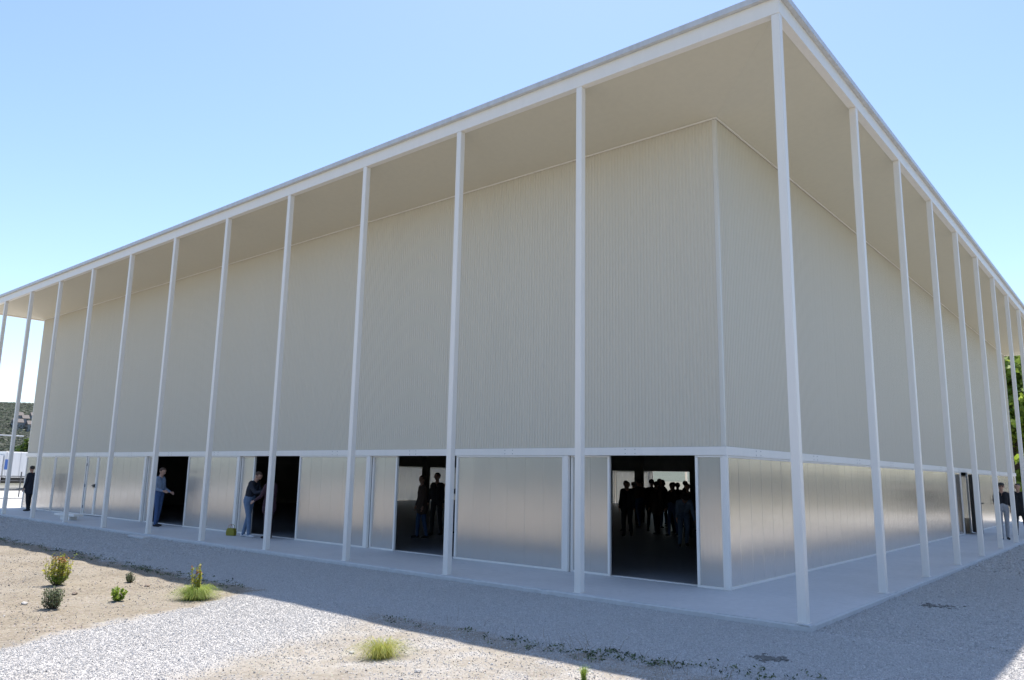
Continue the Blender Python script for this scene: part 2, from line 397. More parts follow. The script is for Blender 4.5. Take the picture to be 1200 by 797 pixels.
# ------------------------------------------------------------------ slab
OX, OY = 1.856, 1.941            # depth of the covered walk on the short and the long side
H = 8.197; SO = 7.96             # underside of the eaves beam, soffit at the wall
WX0, WX1, WY0, WY1 = BX+OX, -OX, OY, BY-OY
ZB0, ZB1 = 2.105, 2.245          # ledge beam between lower panels and upper cladding
def slab():
    # concrete apron: a ring so that the hall floor sits inside it, edge slightly broken
    o = empty('pavement'); tag(o, 'pale concrete walk under the eaves all round the hall', kind='structure')
    e = .13
    def kerb(name, p0, p1, inward):
        """top sheet piece with an uneven chamfered outer edge"""
        p0 = Vector(p0); p1 = Vector(p1); d = (p1-p0); L = d.length; d.normalize(); n = max(2, int(L/.12)); inn = Vector(inward)
        v = []; f = []
        for i in range(n+1):
            q = p0+d*(L*i/n)
            w = .012*(vnoise(q.x*5, q.y*5, 3)-.5)*2
            if 0 < i < n and random.random() < .03: w += .02
            pts = [q-inn*(w*.3)+Vector((0, 0, GZ-.06)), q+inn*(.0+abs(w)*.5)+Vector((0, 0, -.022-abs(w)*.4)), q+inn*(.02+abs(w))+Vector((0, 0, -.002)), q+inn*.16+Vector((0, 0, -.001))]
            v += [tuple(t) for t in pts]
        for i in range(n):
            for k in range(3): a = i*4+k; f.append((a, a+4, a+5, a+1))
        me = bpy.data.meshes.new(name); me.from_pydata(v, [], f); me.materials.append(m_slabedge); me.update()
        return obj(name, me, o)
    k1 = kerb('kerb', (BX-e, -e, 0), (e, -e, 0), (0, 1, 0)); k2 = kerb('kerb', (e, -e, 0), (e, BY+e, 0), (-1, 0, 0))
    kerb('kerb', (BX-e, BY+e, 0), (BX-e, -e, 0), (1, 0, 0)); kerb('kerb', (e, BY+e, 0), (BX-e, BY+e, 0), (0, -1, 0))
    # bays of the walk: joints every two columns
    def bays(x0, x1, y0, y1, axis, n):
        for i in range(n):
            b = MB(); t0 = i/n; t1 = (i+1)/n; g = .003
            if axis == 'x': xa, xb = x0+(x1-x0)*t0+g, x0+(x1-x0)*t1-g; ya, yb = y0, y1
            else: xa, xb = x0, x1; ya, yb = y0+(y1-y0)*t0+g, y0+(y1-y0)*t1-g
            b.box(xa, xb, ya, yb, -.2, 0)
            b.build('slab_bay', m_slab, o)
    bays(WX0, e-.02, -e+.02, WY0+.05, 'x', 6); bays(WX1-.05, e-.02, WY0+.053, WY1, 'y', 6)
    bays(BX-e+.02, WX0-.003, -e+.02, WY1, 'y', 6); bays(BX-e+.02, e-.02, WY1+.003, BY+e-.02, 'x', 6)
slab()

# ------------------------------------------------------------------ the hall
hall = empty('exhibition_hall', (-17.4, 18, 0)); hall_inv = Matrix.Translation((17.4, -18, 0))
tag(hall, 'long white hall of corrugated and translucent panels under a flat roof on slender columns', 'building')
def hb(mb, name, mats, parent=None, smooth=False):
    """part of the hall given in world coordinates"""
    o = mb.build(name, mats, parent or hall, smooth=smooth)
    if parent is None: o.location = (17.4, -18, 0)
    return o
CW = .058
# columns: corner bays wider than the others
CX = [0]+[-3.358-2.8*i for i in range(11)]+[BX]
CYs = [0]+[3.55+2.9*i for i in range(11)]; CYs = [y for y in CYs if y < BY-2.5]+[BY]
cm = MB(); cm.box(-CW, CW, -CW, CW, .006, H-.001, bev=.008)
cm.box(-CW-.012, CW+.012, -CW-.012, CW+.012, 0.001, .008)
col_me = cm.mesh('column', m_white)
sc = MB(); 
for sx in (-1, 1):
    for sy in (-1, 1): sc.tube([(sx*.073, sy*.073, .012), (sx*.073, sy*.073, .022)], .008, 6)
for x in CX:
    for y in (0, BY):
        obj('column', col_me, hall, (x+17.4, y-18, 0))
for y in CYs[1:-1]:
    for x in (0, BX):
        obj('column', col_me, hall, (x+17.4, y-18, 0))
# roof: eaves beam, flashing, soffit boards
roof = empty('roof', (0, 0, 0), parent=hall); roof.location = (17.4, -18, 0)
def ring_box(x0, x1, y0, y1, w, z0, z1, mb):
    """mitred square ring, outer faces at x0..x1,y0..y1"""
    o = [(x0, y0), (x1, y0), (x1, y1), (x0, y1)]; i = [(x0+w, y0+w), (x1-w, y0+w), (x1-w, y1-w), (x0+w, y1-w)]
    n = len(mb.v); mb.v += [(a, b, z0) for a, b in o]+[(a, b, z0) for a, b in i]+[(a, b, z1) for a, b in o]+[(a, b, z1) for a, b in i]
    for k in range(4):
        l = (k+1) % 4
        mb.f += [(n+k, n+l, n+8+l, n+8+k), (n+4+l, n+4+k, n+12+k, n+12+l), (n+l, n+k, n+4+k, n+4+l), (n+8+k, n+8+l, n+12+l, n+12+k)]; mb.m += [0]*4
b = MB(); ring_box(BX-CW-.004, CW+.004, -CW-.004, BY+CW+.004, .125, H, H+.235, b); b.build('eaves_beam', m_white, roof)
b = MB(); ring_box(BX-CW-.075, CW+.075, -CW-.075, BY+CW+.075, .5, H+.237, H+.33, b)
b.box(BX+.3, -.3, .3, BY-.3, H+.2, H+.31); 
b.build('roof_flashing', m_cap, roof)
# soffit slopes from the beam down to the wall; mitred at the corners
def soffit(p):
    me = bpy.data.meshes.new('soffit_board'); v = [Vector(q) for q in p]; up = Vector((0, 0, .03))
    me.from_pydata([*v, *[q+up for q in v]], [], [(3, 2, 1, 0), (4, 5, 6, 7), (0, 1, 5, 4), (1, 2, 6, 5), (2, 3, 7, 6), (3, 0, 4, 7)])
    me.materials.append(m_soffit); me.update(); return obj('soffit_board', me, roof)
ZE = H+.045; g = .0006; I0, I1, J0, J1 = BX+.07, -.07, .07, BY-.07
A0, A1, B0_, B1_ = WX0-.02, WX1+.02, WY0-.02, WY1+.02
soffit([(I0+g, J0, ZE), (I1-g, J0, ZE), (A1-g, B0_, SO), (A0+g, B0_, SO)])
soffit([(I1, J0+g, ZE), (I1, J1-g, ZE), (A1, B1_-g, SO), (A1, B0_+g, SO)])
soffit([(I1-g, J1, ZE), (I0+g, J1, ZE), (A0+g, B1_, SO), (A1-g, B1_, SO)])
soffit([(I0, J1-g, ZE), (I0, J0+g, ZE), (A0, B0_+g, SO), (A0, B1_-g, SO)])
# bead between soffit and cladding
b = MB(); ring_box(WX0-.045, WX1+.045, WY0-.045, WY1+.045, .02, SO-.03, SO-.004, b); b.build('soffit_bead', m_white, roof)

# corrugated cladding
def corr(p0, p1, out, z0, z1):
    """trapezoid ribbed sheet from p0 to p1, ribs proud towards out"""
    p0 = Vector((*p0, 0)); p1 = Vector((*p1, 0)); out = Vector((*out, 0)); L = (p1-p0).length; d = (p1-p0).normalized()
    pit = .0667; n = int(L/pit); pit = L/n; v = []; f = []
    prof = [(0, 0), (.36, 0), (.5, 1), (.86, 1)]
    pts = []
    for i in range(n):
        dd = .012+random.uniform(-.0006, .0006)
        for a, h in prof: pts.append(p0+d*((i+a)*pit)+out*(h*dd))
    pts.append(p1)
    for q in pts: v += [(q.x, q.y, z0), (q.x, q.y, z1)]
    f = [(2*i, 2*i+2, 2*i+3, 2*i+1) for i in range(len(pts)-1)]
    me = bpy.data.meshes.new('cladding'); me.from_pydata(v, [], f); me.materials.append(m_corr); me.update()
    o = obj('cladding', me, hall); o.location = (17.4, -18, 0); return o
tr = .05
corr((WX0+tr, WY0), (WX1-tr, WY0), (0, -1), ZB1+.004, SO+.03)
corr((WX1, WY0+tr), (WX1, WY1-tr), (1, 0), ZB1+.004, SO+.03)
corr((WX1-tr, WY1), (WX0+tr, WY1), (0, 1), ZB1+.004, SO+.03)
corr((WX0, WY1-tr), (WX0, WY0+tr), (-1, 0), ZB1+.004, SO+.03)
m_trim = mat_paint('pale_corner_trim', (.72, .68, .60), .3, .04)
for (cx, sx) in ((WX0, -1), (WX1, 1)):
    for (cy, sy) in ((WY0, -1), (WY1, 1)):
        b = MB(); o_ = .016
        P = [(cx+sx*o_, cy+sy*o_), (cx-sx*tr, cy+sy*o_), (cx-sx*tr, cy+sy*.0), (cx, cy), (cx, cy-sy*tr), (cx+sx*o_, cy-sy*tr)]
        if sx*sy > 0: P = P[::-1]
        b.prism(P, 'z', ZB1+.004, SO-.03); hb(b, 'corner_trim', m_trim)
# dark lining behind cladding, ceiling, floor
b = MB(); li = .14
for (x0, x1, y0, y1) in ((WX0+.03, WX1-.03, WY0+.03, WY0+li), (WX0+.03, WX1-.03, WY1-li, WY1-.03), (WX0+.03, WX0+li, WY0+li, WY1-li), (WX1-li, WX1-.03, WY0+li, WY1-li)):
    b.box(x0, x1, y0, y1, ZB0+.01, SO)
b.box(WX0+.09, WX0+li-.002, WY0+.09, 20.6, -.004, ZB0+.006); b.box(WX0+.12, -24.5, WY1-li+.002, WY1-.09, -.004, ZB0+.006)  # dark backing added to block panel glow seen through the first doorways
hb(b, 'lining_and_light_block', m_dark)
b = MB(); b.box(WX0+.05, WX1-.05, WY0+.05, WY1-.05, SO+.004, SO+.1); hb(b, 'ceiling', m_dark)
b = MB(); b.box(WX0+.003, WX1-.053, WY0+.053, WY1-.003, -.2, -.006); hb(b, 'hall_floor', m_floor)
# ledge beam with screw heads and joint plates
def beam_ledge():
    o_ = .05
    b = MB(); ring_box(WX0-o_, WX1+o_, WY0-o_, WY1+o_, .10, ZB0, ZB1, b); led = hb(b, 'ledge_beam', m_white)
    s = MB()
    def screw(p, ax):
        n = {'y': Vector((0, -1, 0)), 'x': Vector((1, 0, 0))}[ax]; s.tube([p, Vector(p)+n*.006], .007, 6)
    for y in [3.2, 6.1, 9.0, 11.9, 14.8, 17.7, 20.6, 23.5, 26.4, 29.3]:
        for dy in (-.1, .1):
            for z in (ZB0+.035, ZB1-.035): screw(Vector((WX1+o_, y+dy, z)), 'x')
    for k in range(11):
        x = -3.6-2.8*k
        for dx in (-.1, .1):
            for z in (ZB0+.035, ZB1-.035): screw(Vector((x+dx, WY0-o_, z)), 'y')
    so_ = s.build('screw_heads', m_steel, led); so_['kind'] = 'stuff'
beam_ledge()

# lower band ------------------------------------------------------------
PW = .475
plank_cache = {}
def plank_mesh(w, z0, z1, nrm):
    key = (round(w, 3), round(z0, 3), round(z1, 3), nrm)
    if key in plank_cache: return plank_cache[key]
    b = MB(); t = .022
    # interlocking plank: flat face, small lip at one edge
    if nrm == 'y':
        P = [(-w/2, .012), (-w/2, -.002), (-w/2+.004, -.006), (w/2-.006, -.006), (w/2-.002, -.002), (w/2, -.002), (w/2, .012)]
        b.prism(P, 'z', z0, z1)
    else:
        P = [(-.012, -w/2), (.002, -w/2), (.006, -w/2+.004), (.006, w/2-.006), (.002, w/2-.002), (.002, w/2), (-.012, w/2)]
        b.prism(P[::-1], 'z', z0, z1)
    me = b.mesh('plank', m_poly); plank_cache[key] = me; return me
def bay(a0, a1, axis, off, name='wall_bay', frame=True, z1=ZB0, fw=.045, planks=True, kind=None, sign=1, zb=.0):
    """framed bay of planks. axis 'x': runs in x on a wall facing -y at y=off; axis 'y': runs in y on wall facing +x at x=off"""
    lo, hi = min(a0, a1), max(a0, a1); b = MB(); z1 = z1-.004
    def bx(p0, p1, d0, d1, za, zb_):
        if axis == 'x': b.box(p0, p1, off+d0*sign, off+d1*sign, za, zb_)
        else: b.box(off-d1*sign, off-d0*sign, p0, p1, za, zb_)
    fr = fw
    bx(lo, hi, -.03, .025, zb+.002, zb+.035)              # bottom rail
    bx(lo, hi, -.028, .025, z1-.03, z1)           # top rail
    bx(lo, lo+fr, -.026, .025, zb+.037, z1-.032); bx(hi-fr, hi, -.026, .025, zb+.037, z1-.032)
    o = hb(b, name, m_white)
    w = hi-lo-2*fr; n = max(1, round(w/PW)); pw = w/n
    for i in range(n):
        c = lo+fr+pw*(i+.5)
        if axis == 'x': me = plank_mesh(pw, zb+.037, z1-.032, 'y' if sign > 0 else 'ny') if sign > 0 else plank_mesh_back(pw, zb+.037, z1-.032, 'y'); p = obj('plank', me, o, (c, off+.004*sign, 0))
        else: me = plank_mesh(pw, zb+.037, z1-.032, 'x') if sign > 0 else plank_mesh_back(pw, zb+.037, z1-.032, 'x'); p = obj('plank', me, o, (off-.004*sign, c, 0))
    return o
def plank_mesh_back(w, z0, z1, nrm):
    key = (round(w, 3), 'back', nrm)
    if key in plank_cache: return plank_cache[key]
    b = MB()
    if nrm == 'y': b.box(-w/2+.004, w/2-.004, 0, .012, z0, z1)
    else: b.box(-.012, 0, -w/2+.004, w/2-.004, z0, z1)
    me = b.mesh('plank', m_poly2); plank_cache[key] = me; return me
def post(x0, x1, y0, y1, name='post'):
    b = MB(); b.box(x0, x1, y0, y1, .002, ZB0-.003, bev=.004); return hb(b, name, m_white)
# long facade (facing -y), from the corner to the far end
F = WY0-.004; Rr = WY0+.075
post(WX1-.02, WX1+.052, WY0-.052, WY0+.02, 'corner_post')
bay(-1.878, -2.37, 'x', F)
def module(P, leafw=.62, openw=1.92, panel=True, off2=0):
    """post at P; recessed sliding leaf, opening, then the big bay of the next module on its right"""
    post(P-.1, P, WY0-.045, WY0+.028)
    l = bay(P+.012, P+.07+leafw, 'x', WY0+.055, 'sliding_door', z1=ZB0-.0)
    return l
module(-4.95, .80)                                     # opening -4.1 .. -2.4
bay(-5.05, -7.86, 'x', F)
module(-10.66, .80)                                    # opening -9.8 .. -7.9
bay(-10.76, -13.48, 'x', F)
module(-16.33, .60)                                    # opening -15.65 .. -13.5
bay(-16.43, -19.24, 'x', F)
module(-22.0, .45)                                     # opening -21.4 .. -19.2
bay(-22.10, -24.8, 'x', F)
# double service door
def double_door(x0, x1):
    mid = (x0+x1)/2
    for (a, b_) in ((x0, mid-.006), (mid+.006, x1)):
        d = bay(a, b_, 'x', F+.0, 'door', fw=.06, zb=.02)
        h = MB(); px = mid+(.07 if a > mid-.1 else -.07)
        if a < mid-.1:
            h.box(px-.06, px+.06, F-.075, F-.034, 1.0, 1.12, bev=.008); h.tube([(px, F-.03, 1.06), (px, F-.09, 1.06), (px-.1, F-.09, 1.06)], .012, 8)
            h.build('handle', m_black, d)
        ex = a+.01 if a < mid-.1 else b_-.01
        for z in (.3, 1.05, 1.8):
            hg = MB(); hg.tube([(ex, F-.036, z-.05), (ex, F-.036, z+.05)], .012, 6); hg.build('hinge', m_steel, d)
double_door(-26.66, -24.87)
bay(-26.74, -29.7, 'x', F); bay(-29.75, WX0+.03, 'x', F)
# thresholds of the openings
for (a, b_) in ((-4.88, -2.39), (-10.6, -7.86), (-16.28, -13.48), (-21.95, -19.24)):
    t_ = MB(); t_.box(a, b_, WY0+.085, WY0+.17, -.004, .012); hb(t_, 'threshold', m_white)
# short facade (facing +x)
G_ = WX1+.004
y = WY0+.07
for (y0, y1) in ((1.99, 19.87), (23.28, WY1-.06)):
    bay(y0-.025, y1+.0245, 'y', G_, fw=.004)
bay(19.9, 20.95, 'y', G_, 'door', fw=.06); bay(22.1, 23.25, 'y', G_)
def open_leaf():
    th = R(64)                                         # hinged at its far edge, swung out over the walk
    def leaf(mb, name, mat, parent):
        rot = Matrix.Rotation(th, 3, 'Z'); hinge = Vector((WX1+.05, 22.12, 0))
        mb.v = [tuple(hinge+rot@Vector(v)) for v in mb.v]; return hb(mb, name, mat, parent) if parent is None else mb.build(name, mat, parent)
    # local: x runs along the closed leaf towards the viewer (-y in the world before the swing)
    d = MB(); d.box(-.0, .04, -1.02, 0, .03, 2.04)
    def W(mb, name, mat, parent=None):
        rot = Matrix.Rotation(R(25), 3, 'Z'); hinge = Vector((WX1+.05, 22.12, 0))
        mb.v = [tuple(hinge+rot@Vector(v)) for v in mb.v]
        return hb(mb, name, mat) if parent is None else mb.build(name, mat, parent)
    dl = W(d, 'door', m_steel); dl['label'] = 'dark metal door standing ajar over the walk'
    f = MB(); f.box(.041, .055, -1.02, -.94, .03, 2.04); f.box(.041, .055, -.08, 0, .03, 2.04); f.box(.041, .055, -.94, -.08, 1.96, 2.04); f.box(.041, .055, -.94, -.08, .03, .12)
    W(f, 'frame', simple('grey_door_edge', (.3, .31, .32), .4), dl)
    h = MB(); h.box(.056, .075, -.92, -.84, .98, 1.12); h.tube([(.07, -.88, 1.05), (.16, -.88, 1.05), (.16, -.74, 1.05)], .018, 8); W(h, 'handle', m_black, dl)
open_leaf()
h = MB(); h.box(WX1+.055, WX1+.075, 26.92, 26.98, .9, 1.25); hb(h, 'call_box', m_black)
# back and far end: translucent bays lit by the sun from outside, two of them open
def backs():
    a = WX0+.03
    while a < WX1-.5:
        b_ = min(a+2.8, WX1-.03)
        if not (-21.5 < (a+b_)/2 < -18.2): bay(a, b_, 'x', WY1+.004, sign=-1)
        a = b_+.04
    a = WY0+.03
    while a < WY1-.5:
        b_ = min(a+2.8, WY1-.03); bay(a, b_, 'y', WX0-.004, sign=-1); a = b_+.04
backs()
# inside: dark columns, cross beams
b = MB()
ins = [(-15.2, 17.9), (-12.9, 17.9), (-7.4, 12.5), (-9.2, 15.5), (-24.0, 16.5), (-20, 26), (-26, 26), (-14, 26), (-8, 26), (-6.2, 17.9), (-12.6, 9.2)]
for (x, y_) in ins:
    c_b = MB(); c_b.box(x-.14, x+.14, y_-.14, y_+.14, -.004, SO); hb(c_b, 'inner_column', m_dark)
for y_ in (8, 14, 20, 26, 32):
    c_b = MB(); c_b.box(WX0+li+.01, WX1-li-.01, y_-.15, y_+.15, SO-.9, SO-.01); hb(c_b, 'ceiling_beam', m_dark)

# ------------------------------------------------------------------ surroundings
m_leaf = {}
def leaf_mat(name, stops, trans=.3):
    t = NT(name); n = t.noise(t.coord('World'), 3.2, 3); n2 = t.n('ShaderNodeAttribute', attribute_name='tone')
    mx = t.n('ShaderNodeMath', operation='ADD'); t.l(n.outputs['Fac'], mx.inputs[0]); 
    ml = t.n('ShaderNodeMath', operation='MULTIPLY', i_1=.6); t.l(n2.outputs['Fac'], ml.inputs[0]); t.l(ml.outputs[0], mx.inputs[1])
    k = t.ramp(mx.outputs[0], stops)
    p = t.bsdf(k, .6); tl = t.n('ShaderNodeBsdfTranslucent'); t.l(k, tl.inputs[0])
    m = t.n('ShaderNodeMixShader', i_0=trans); t.l(p.outputs[0], m.inputs[1]); t.l(tl.outputs[0], m.inputs[2]); return t.end(m)
lm_tree = leaf_mat('light_green_leaves', [(.35, (.05, .085, .015)), (.7, (.12, .19, .03)), (1., (.26, .34, .06))])
lm_dark = leaf_mat('dark_green_leaves', [(.35, (.025, .045, .015)), (.7, (.06, .095, .03)), (1., (.11, .15, .05))])
lm_grey = leaf_mat('grey_green_leaves', [(.3, (.12, .15, .08)), (.7, (.21, .25, .13)), (1., (.32, .36, .2))], .3)
lm_lime = leaf_mat('bright_green_leaves', [(.3, (.18, .27, .03)), (.7, (.32, .43, .06)), (1., (.48, .56, .12))], .45)
lm_yel = leaf_mat('yellow_green_leaves', [(.3, (.26, .27, .04)), (.7, (.48, .46, .07)), (1., (.66, .58, .14))], .45)
lm_red = leaf_mat('reddish_young_leaves', [(.3, (.38, .16, .07)), (.7, (.52, .30, .12)), (1., (.6, .42, .2))], .45)
lm_bright = leaf_mat('sunny_green_leaves', [(.35, (.16, .23, .03)), (.7, (.32, .43, .06)), (1., (.50, .58, .12))], .5)
lm_hill = leaf_mat('haze_greyed_scrub', [(.35, (.075, .095, .07)), (.7, (.10, .12, .085)), (1., (.13, .145, .10))], .6)  # greyed, low contrast leaf tones stand in for distant haze
lm_straw = leaf_mat('dry_straw_stems', [(.3, (.22, .16, .09)), (1., (.42, .34, .2))], .1)
m_bark = simple('brown_bark', (.12, .09, .065), .9, .3, 8)

def leaves_mesh(name, P, N_, size, mats, pick=None, aspect=1.7, tone=None):
    """one small bent leaf (two quads) per point"""
    n = len(P); P = np.asarray(P, float); N_ = np.asarray(N_, float)
    N_ = N_/np.linalg.norm(N_, axis=1)[:, None]; r = rng.normal(size=(n, 3)); u = np.cross(N_, r); u /= np.linalg.norm(u, axis=1)[:, None]; w = np.cross(N_, u)
    s = (np.full(n, size) if np.isscalar(size) else size)*np.exp(rng.normal(0, .22, n)); s = s[:, None]
    L = u*s*aspect*.5; Wd = w*s*.5; bend = N_*s*.22
    v = np.stack([P-L, P-Wd-bend*0, P+Wd, P+L-bend], 1).reshape(-1, 3)
    f = (np.arange(n)[:, None]*4+np.array([[0, 1, 3, 2]])).reshape(-1, 4)
    me = bpy.data.meshes.new(name); me.vertices.add(len(v)); me.vertices.foreach_set('co', v.ravel())
    me.loops.add(f.size); me.loops.foreach_set('vertex_index', f.ravel().astype(np.int32)); me.polygons.add(n)
    me.polygons.foreach_set('loop_start', np.arange(0, f.size, 4)); me.polygons.foreach_set('loop_total', np.full(n, 4))
    for m in mats: me.materials.append(m)
    if pick is not None: me.polygons.foreach_set('material_index', np.asarray(pick, np.int32))
    tn = rng.uniform(-.35, .45, n) if tone is None else tone
    a = me.attributes.new('tone', 'FLOAT', 'POINT'); a.data.foreach_set('value', np.repeat(tn, 4).astype(np.float32))
    me.update(); return me
def crown_points(n, clumps):
    P = []; N_ = []
    w = np.array([c[3]**2 for c in clumps]); w = w/w.sum()
    idx = rng.choice(len(clumps), n, p=w)
    for c_i in range(len(clumps)):
        m = (idx == c_i).sum(); cx, cy, cz, r = clumps[c_i]
        d = rng.normal(size=(m, 3)); d /= np.linalg.norm(d, axis=1)[:, None]
        rad = r*rng.uniform(.35, 1.08, m)**.6
        P.append(np.array([cx, cy, cz])+d*rad[:, None]*np.array([1, 1, .8])); N_.append(d+rng.normal(0, .5, (m, 3))+np.array([0, 0, .4]))
    return np.concatenate(P), np.concatenate(N_)
def tree(loc, h, r, label, lm, n=9000, leaf=.16, trunk_h=.3, seed=1, group=None, cat='tree', name='tree'):
    rd = random.Random(seed); t = empty(name, loc); tag(t, label, cat, group)
    b = MB(); top = Vector((rd.uniform(-.3, .3), rd.uniform(-.3, .3), h*.75)); cl = []
    b.tube([(0, 0, -.1), (0, 0, h*trunk_h*.6), top*.6, top], [r*.1, r*.07, r*.045, r*.015], 9)
    for i in range(13):
        z = h*(trunk_h+(1-trunk_h)*rd.uniform(0, .8)); an = rd.uniform(0, 6.28); q = r*rd.uniform(.4, .8)*(1-.45*((z/h-trunk_h)/(1-trunk_h)))
        e = Vector((math.cos(an)*q, math.sin(an)*q, z+r*.12)); s0 = Vector((0, 0, z*.62))
        b.tube([s0, (s0+e)*.5+Vector((0, 0, .1)), e], [r*.035, r*.025, r*.008], 6); cl.append((*e, r*rd.uniform(.26, .46)))
    for i in range(8):
        z = h*(trunk_h+.1+(1-trunk_h-.1)*rd.random()); an = rd.uniform(0, 6.28); q = r*.35*rd.random()
        cl.append((math.cos(an)*q, math.sin(an)*q, z, r*rd.uniform(.25, .42)))
    cl.append((0, 0, h-r*.25, r*.3))
    b.build('trunk', m_bark, t, smooth=True)
    P, N_ = crown_points(n, cl); obj('crown', leaves_mesh('crown', P, N_, leaf, [lm]), t)
    return t

# right rear: leafy trees and a red brick block
tree((-4.2, 52, -.1), 10.6, 5.2, 'leafy light green tree just beyond the far end of the short side', lm_bright, 24000, .26, .08, 3)
tree((2.5, 60, -.1), 12.5, 5, 'tall leafy tree rising behind the far roof corner', lm_bright, 14000, .3, .15, 4)
def brick_block():
    t = empty('brick_building', (-6, 74, 0)); tag(t, 'red brown brick building behind the trees at the far end', 'building')
    t_ = NT('red_brown_brick'); br = t_.n('ShaderNodeTexBrick', i_Scale=4.); br.inputs['Color1'].default_value = (.21, .07, .05, 1); br.inputs['Color2'].default_value = (.16, .06, .045, 1); br.inputs['Mortar'].default_value = (.22, .17, .14, 1)
    mp = t_.n('ShaderNodeMapping'); mp.inputs['Rotation'].default_value = (R(90), 0, 0); t_.l(t_.coord('Object'), mp.inputs[0]); t_.l(mp.outputs[0], br.inputs['Vector'])
    mb_ = t_.end(t_.bsdf(br.outputs['Color'], .85))
    b = MB(); b.box(-12, 14, 0, 12, -.1, 16.5); b.build('wall', mb_, t)
    b = MB(); b.box(-12.3, 14.3, -.3, 12.3, 16.5, 16.9); b.build('roof', m_cap, t)
    mg = simple('dark_window_glass', (.03, .04, .05), .12)
    for z in (1.2, 4.4, 7.6, 10.8, 13.8):
        for x in np.arange(-10.5, 13, 3.1):
            w = MB(); w.box(x-.7, x+.7, -.08, -.004, z-.1, z+1.55); w.box(x-.62, x+.62, -.1, -.081, z-.02, z+1.47); 
            f_ = MB(); f_.box(x-.72, x+.72, -.07, -.004, z-.12, z+1.57); fo = f_.build('window', m_white, t)
            p_ = MB(); p_.box(x-.62, x-.03, -.09, -.072, z, z+1.45); p_.box(x+.03, x+.62, -.09, -.072, z, z+1.45); p_.build('pane', mg, fo)
brick_block()
# left rear: trailer, railing, bush, lamp mast
def truck():
    t = empty('trailer_truck', (-60, 9.6, -.08), R(20)); tag(t, 'white box truck parked beyond the railing past the far end', 'truck')
    mw = mat_paint('white_truck_panels', (.78, .78, .77), .35, .1); L = 9.
    b = MB(); b.box(-1.15, 1.15, -1.2, L-1.2, .95, 2.75, bev=.03); bo = b.build('cargo_box', mw, t)
    for i in range(9):
        r_ = MB(); r_.box(1.151, 1.175, -1.1+i*1.05, -1.04+i*1.05, .97, 2.72); r_.build('panel_rib', m_cap, bo)
    b = MB(); b.box(-1.0, 1.0, -1.1, L-1.3, .72, .94); b.box(-.4, .4, -3.4, L-1.4, .55, .72); b.build('chassis', m_black, t)
    b = MB(); b.prism([(-3.6, .55), (-1.3, .55), (-1.3, 2.5), (-2.7, 2.5), (-3.45, 1.7)], 'x', -1.1, 1.1); cb = b.build('cab', mw, t)
    b = MB(); b.prism([(-3.2, 1.6), (-2.0, 1.6), (-2.0, 2.3), (-2.75, 2.3)], 'x', 1.101, 1.12); b.build('side_window', m_black, cb)
    b = MB(); b.box(1.176, 1.182, -1.19, -.95, 1.5, 2.2); b.build('blue_emblem', simple('blue_print', (.05, .13, .4), .5), bo)
    for y_ in (-2.6, 4.8, 6.0):
        for sx in (-1, 1):
            w = MB(); w.tube([(sx*.8, y_, .42), (sx*1.08, y_, .42)], .42, 18); wh = w.build('wheel', m_black, t)
            w = MB(); w.tube([(sx*1.08, y_, .42), (sx*1.095, y_, .42)], .2, 12); w.build('hub', m_cap, wh)
truck()
def railing():
    t = empty('railing', (-46, 6, -.08)); tag(t, 'grey metal railing between the yard and the parked truck', 'fence')
    for i in range(-8, 10):
        b = MB(); b.tube([(0, i*1.5, 0), (0, i*1.5, 1.75 if i % 2 else 1.45)], .035, 6); b.build('post', m_steel, t)
    for z in (.45, .95, 1.2):
        b = MB(); b.tube([(0.04, -12, z), (0.04, 13.5, z)], .03, 6); b.build('rail', m_steel, t)
railing()
b = MB(); b.box(-58, -44.8, -30, 40, -.079, -.02); o = b.build('pavement', mat_concrete('sunlit_pavement', (.5, .49, .47), (.62, .61, .58))); tag(o, 'pale concrete pavement along the railing past the far end', kind='structure')
def bush():
    t = empty('bush', (-66, 14.8, -.1)); tag(t, 'dense dark green bush above the truck at the far end', 'bush')
    cl = [(random.uniform(-3, 3), random.uniform(-3.4, 3.2), random.uniform(1, 3.3), random.uniform(.8, 1.4)) for _ in range(16)]
    P, N_ = crown_points(9000, cl); obj('crown', leaves_mesh('crown', P, N_, .22, [lm_tree]), t)
    b = MB()
    for c0 in cl: b.tube([(c0[0]*.2, c0[1]*.2, 0), (c0[0]*.5, c0[1]*.6, c0[2]*.5), c0[:3]], [.1, .06, .02], 5)
    b.build('stem', m_bark, t)
bush()
def mast():
    t = empty('barrier_mast', (-70, 4, -.1)); tag(t, 'thin grey pole with a long level arm at the far left', 'pole')
    b = MB(); b.tube([(0, 0, 0), (0, 0, 5.4)], [.09, .06], 8); b.build('pole', m_cap, t)
    b = MB(); b.tube([(0.0, -.2, 4.35), (0, 9.5, 4.25)], .06, 8); b.build('arm', m_cap, t)
mast()
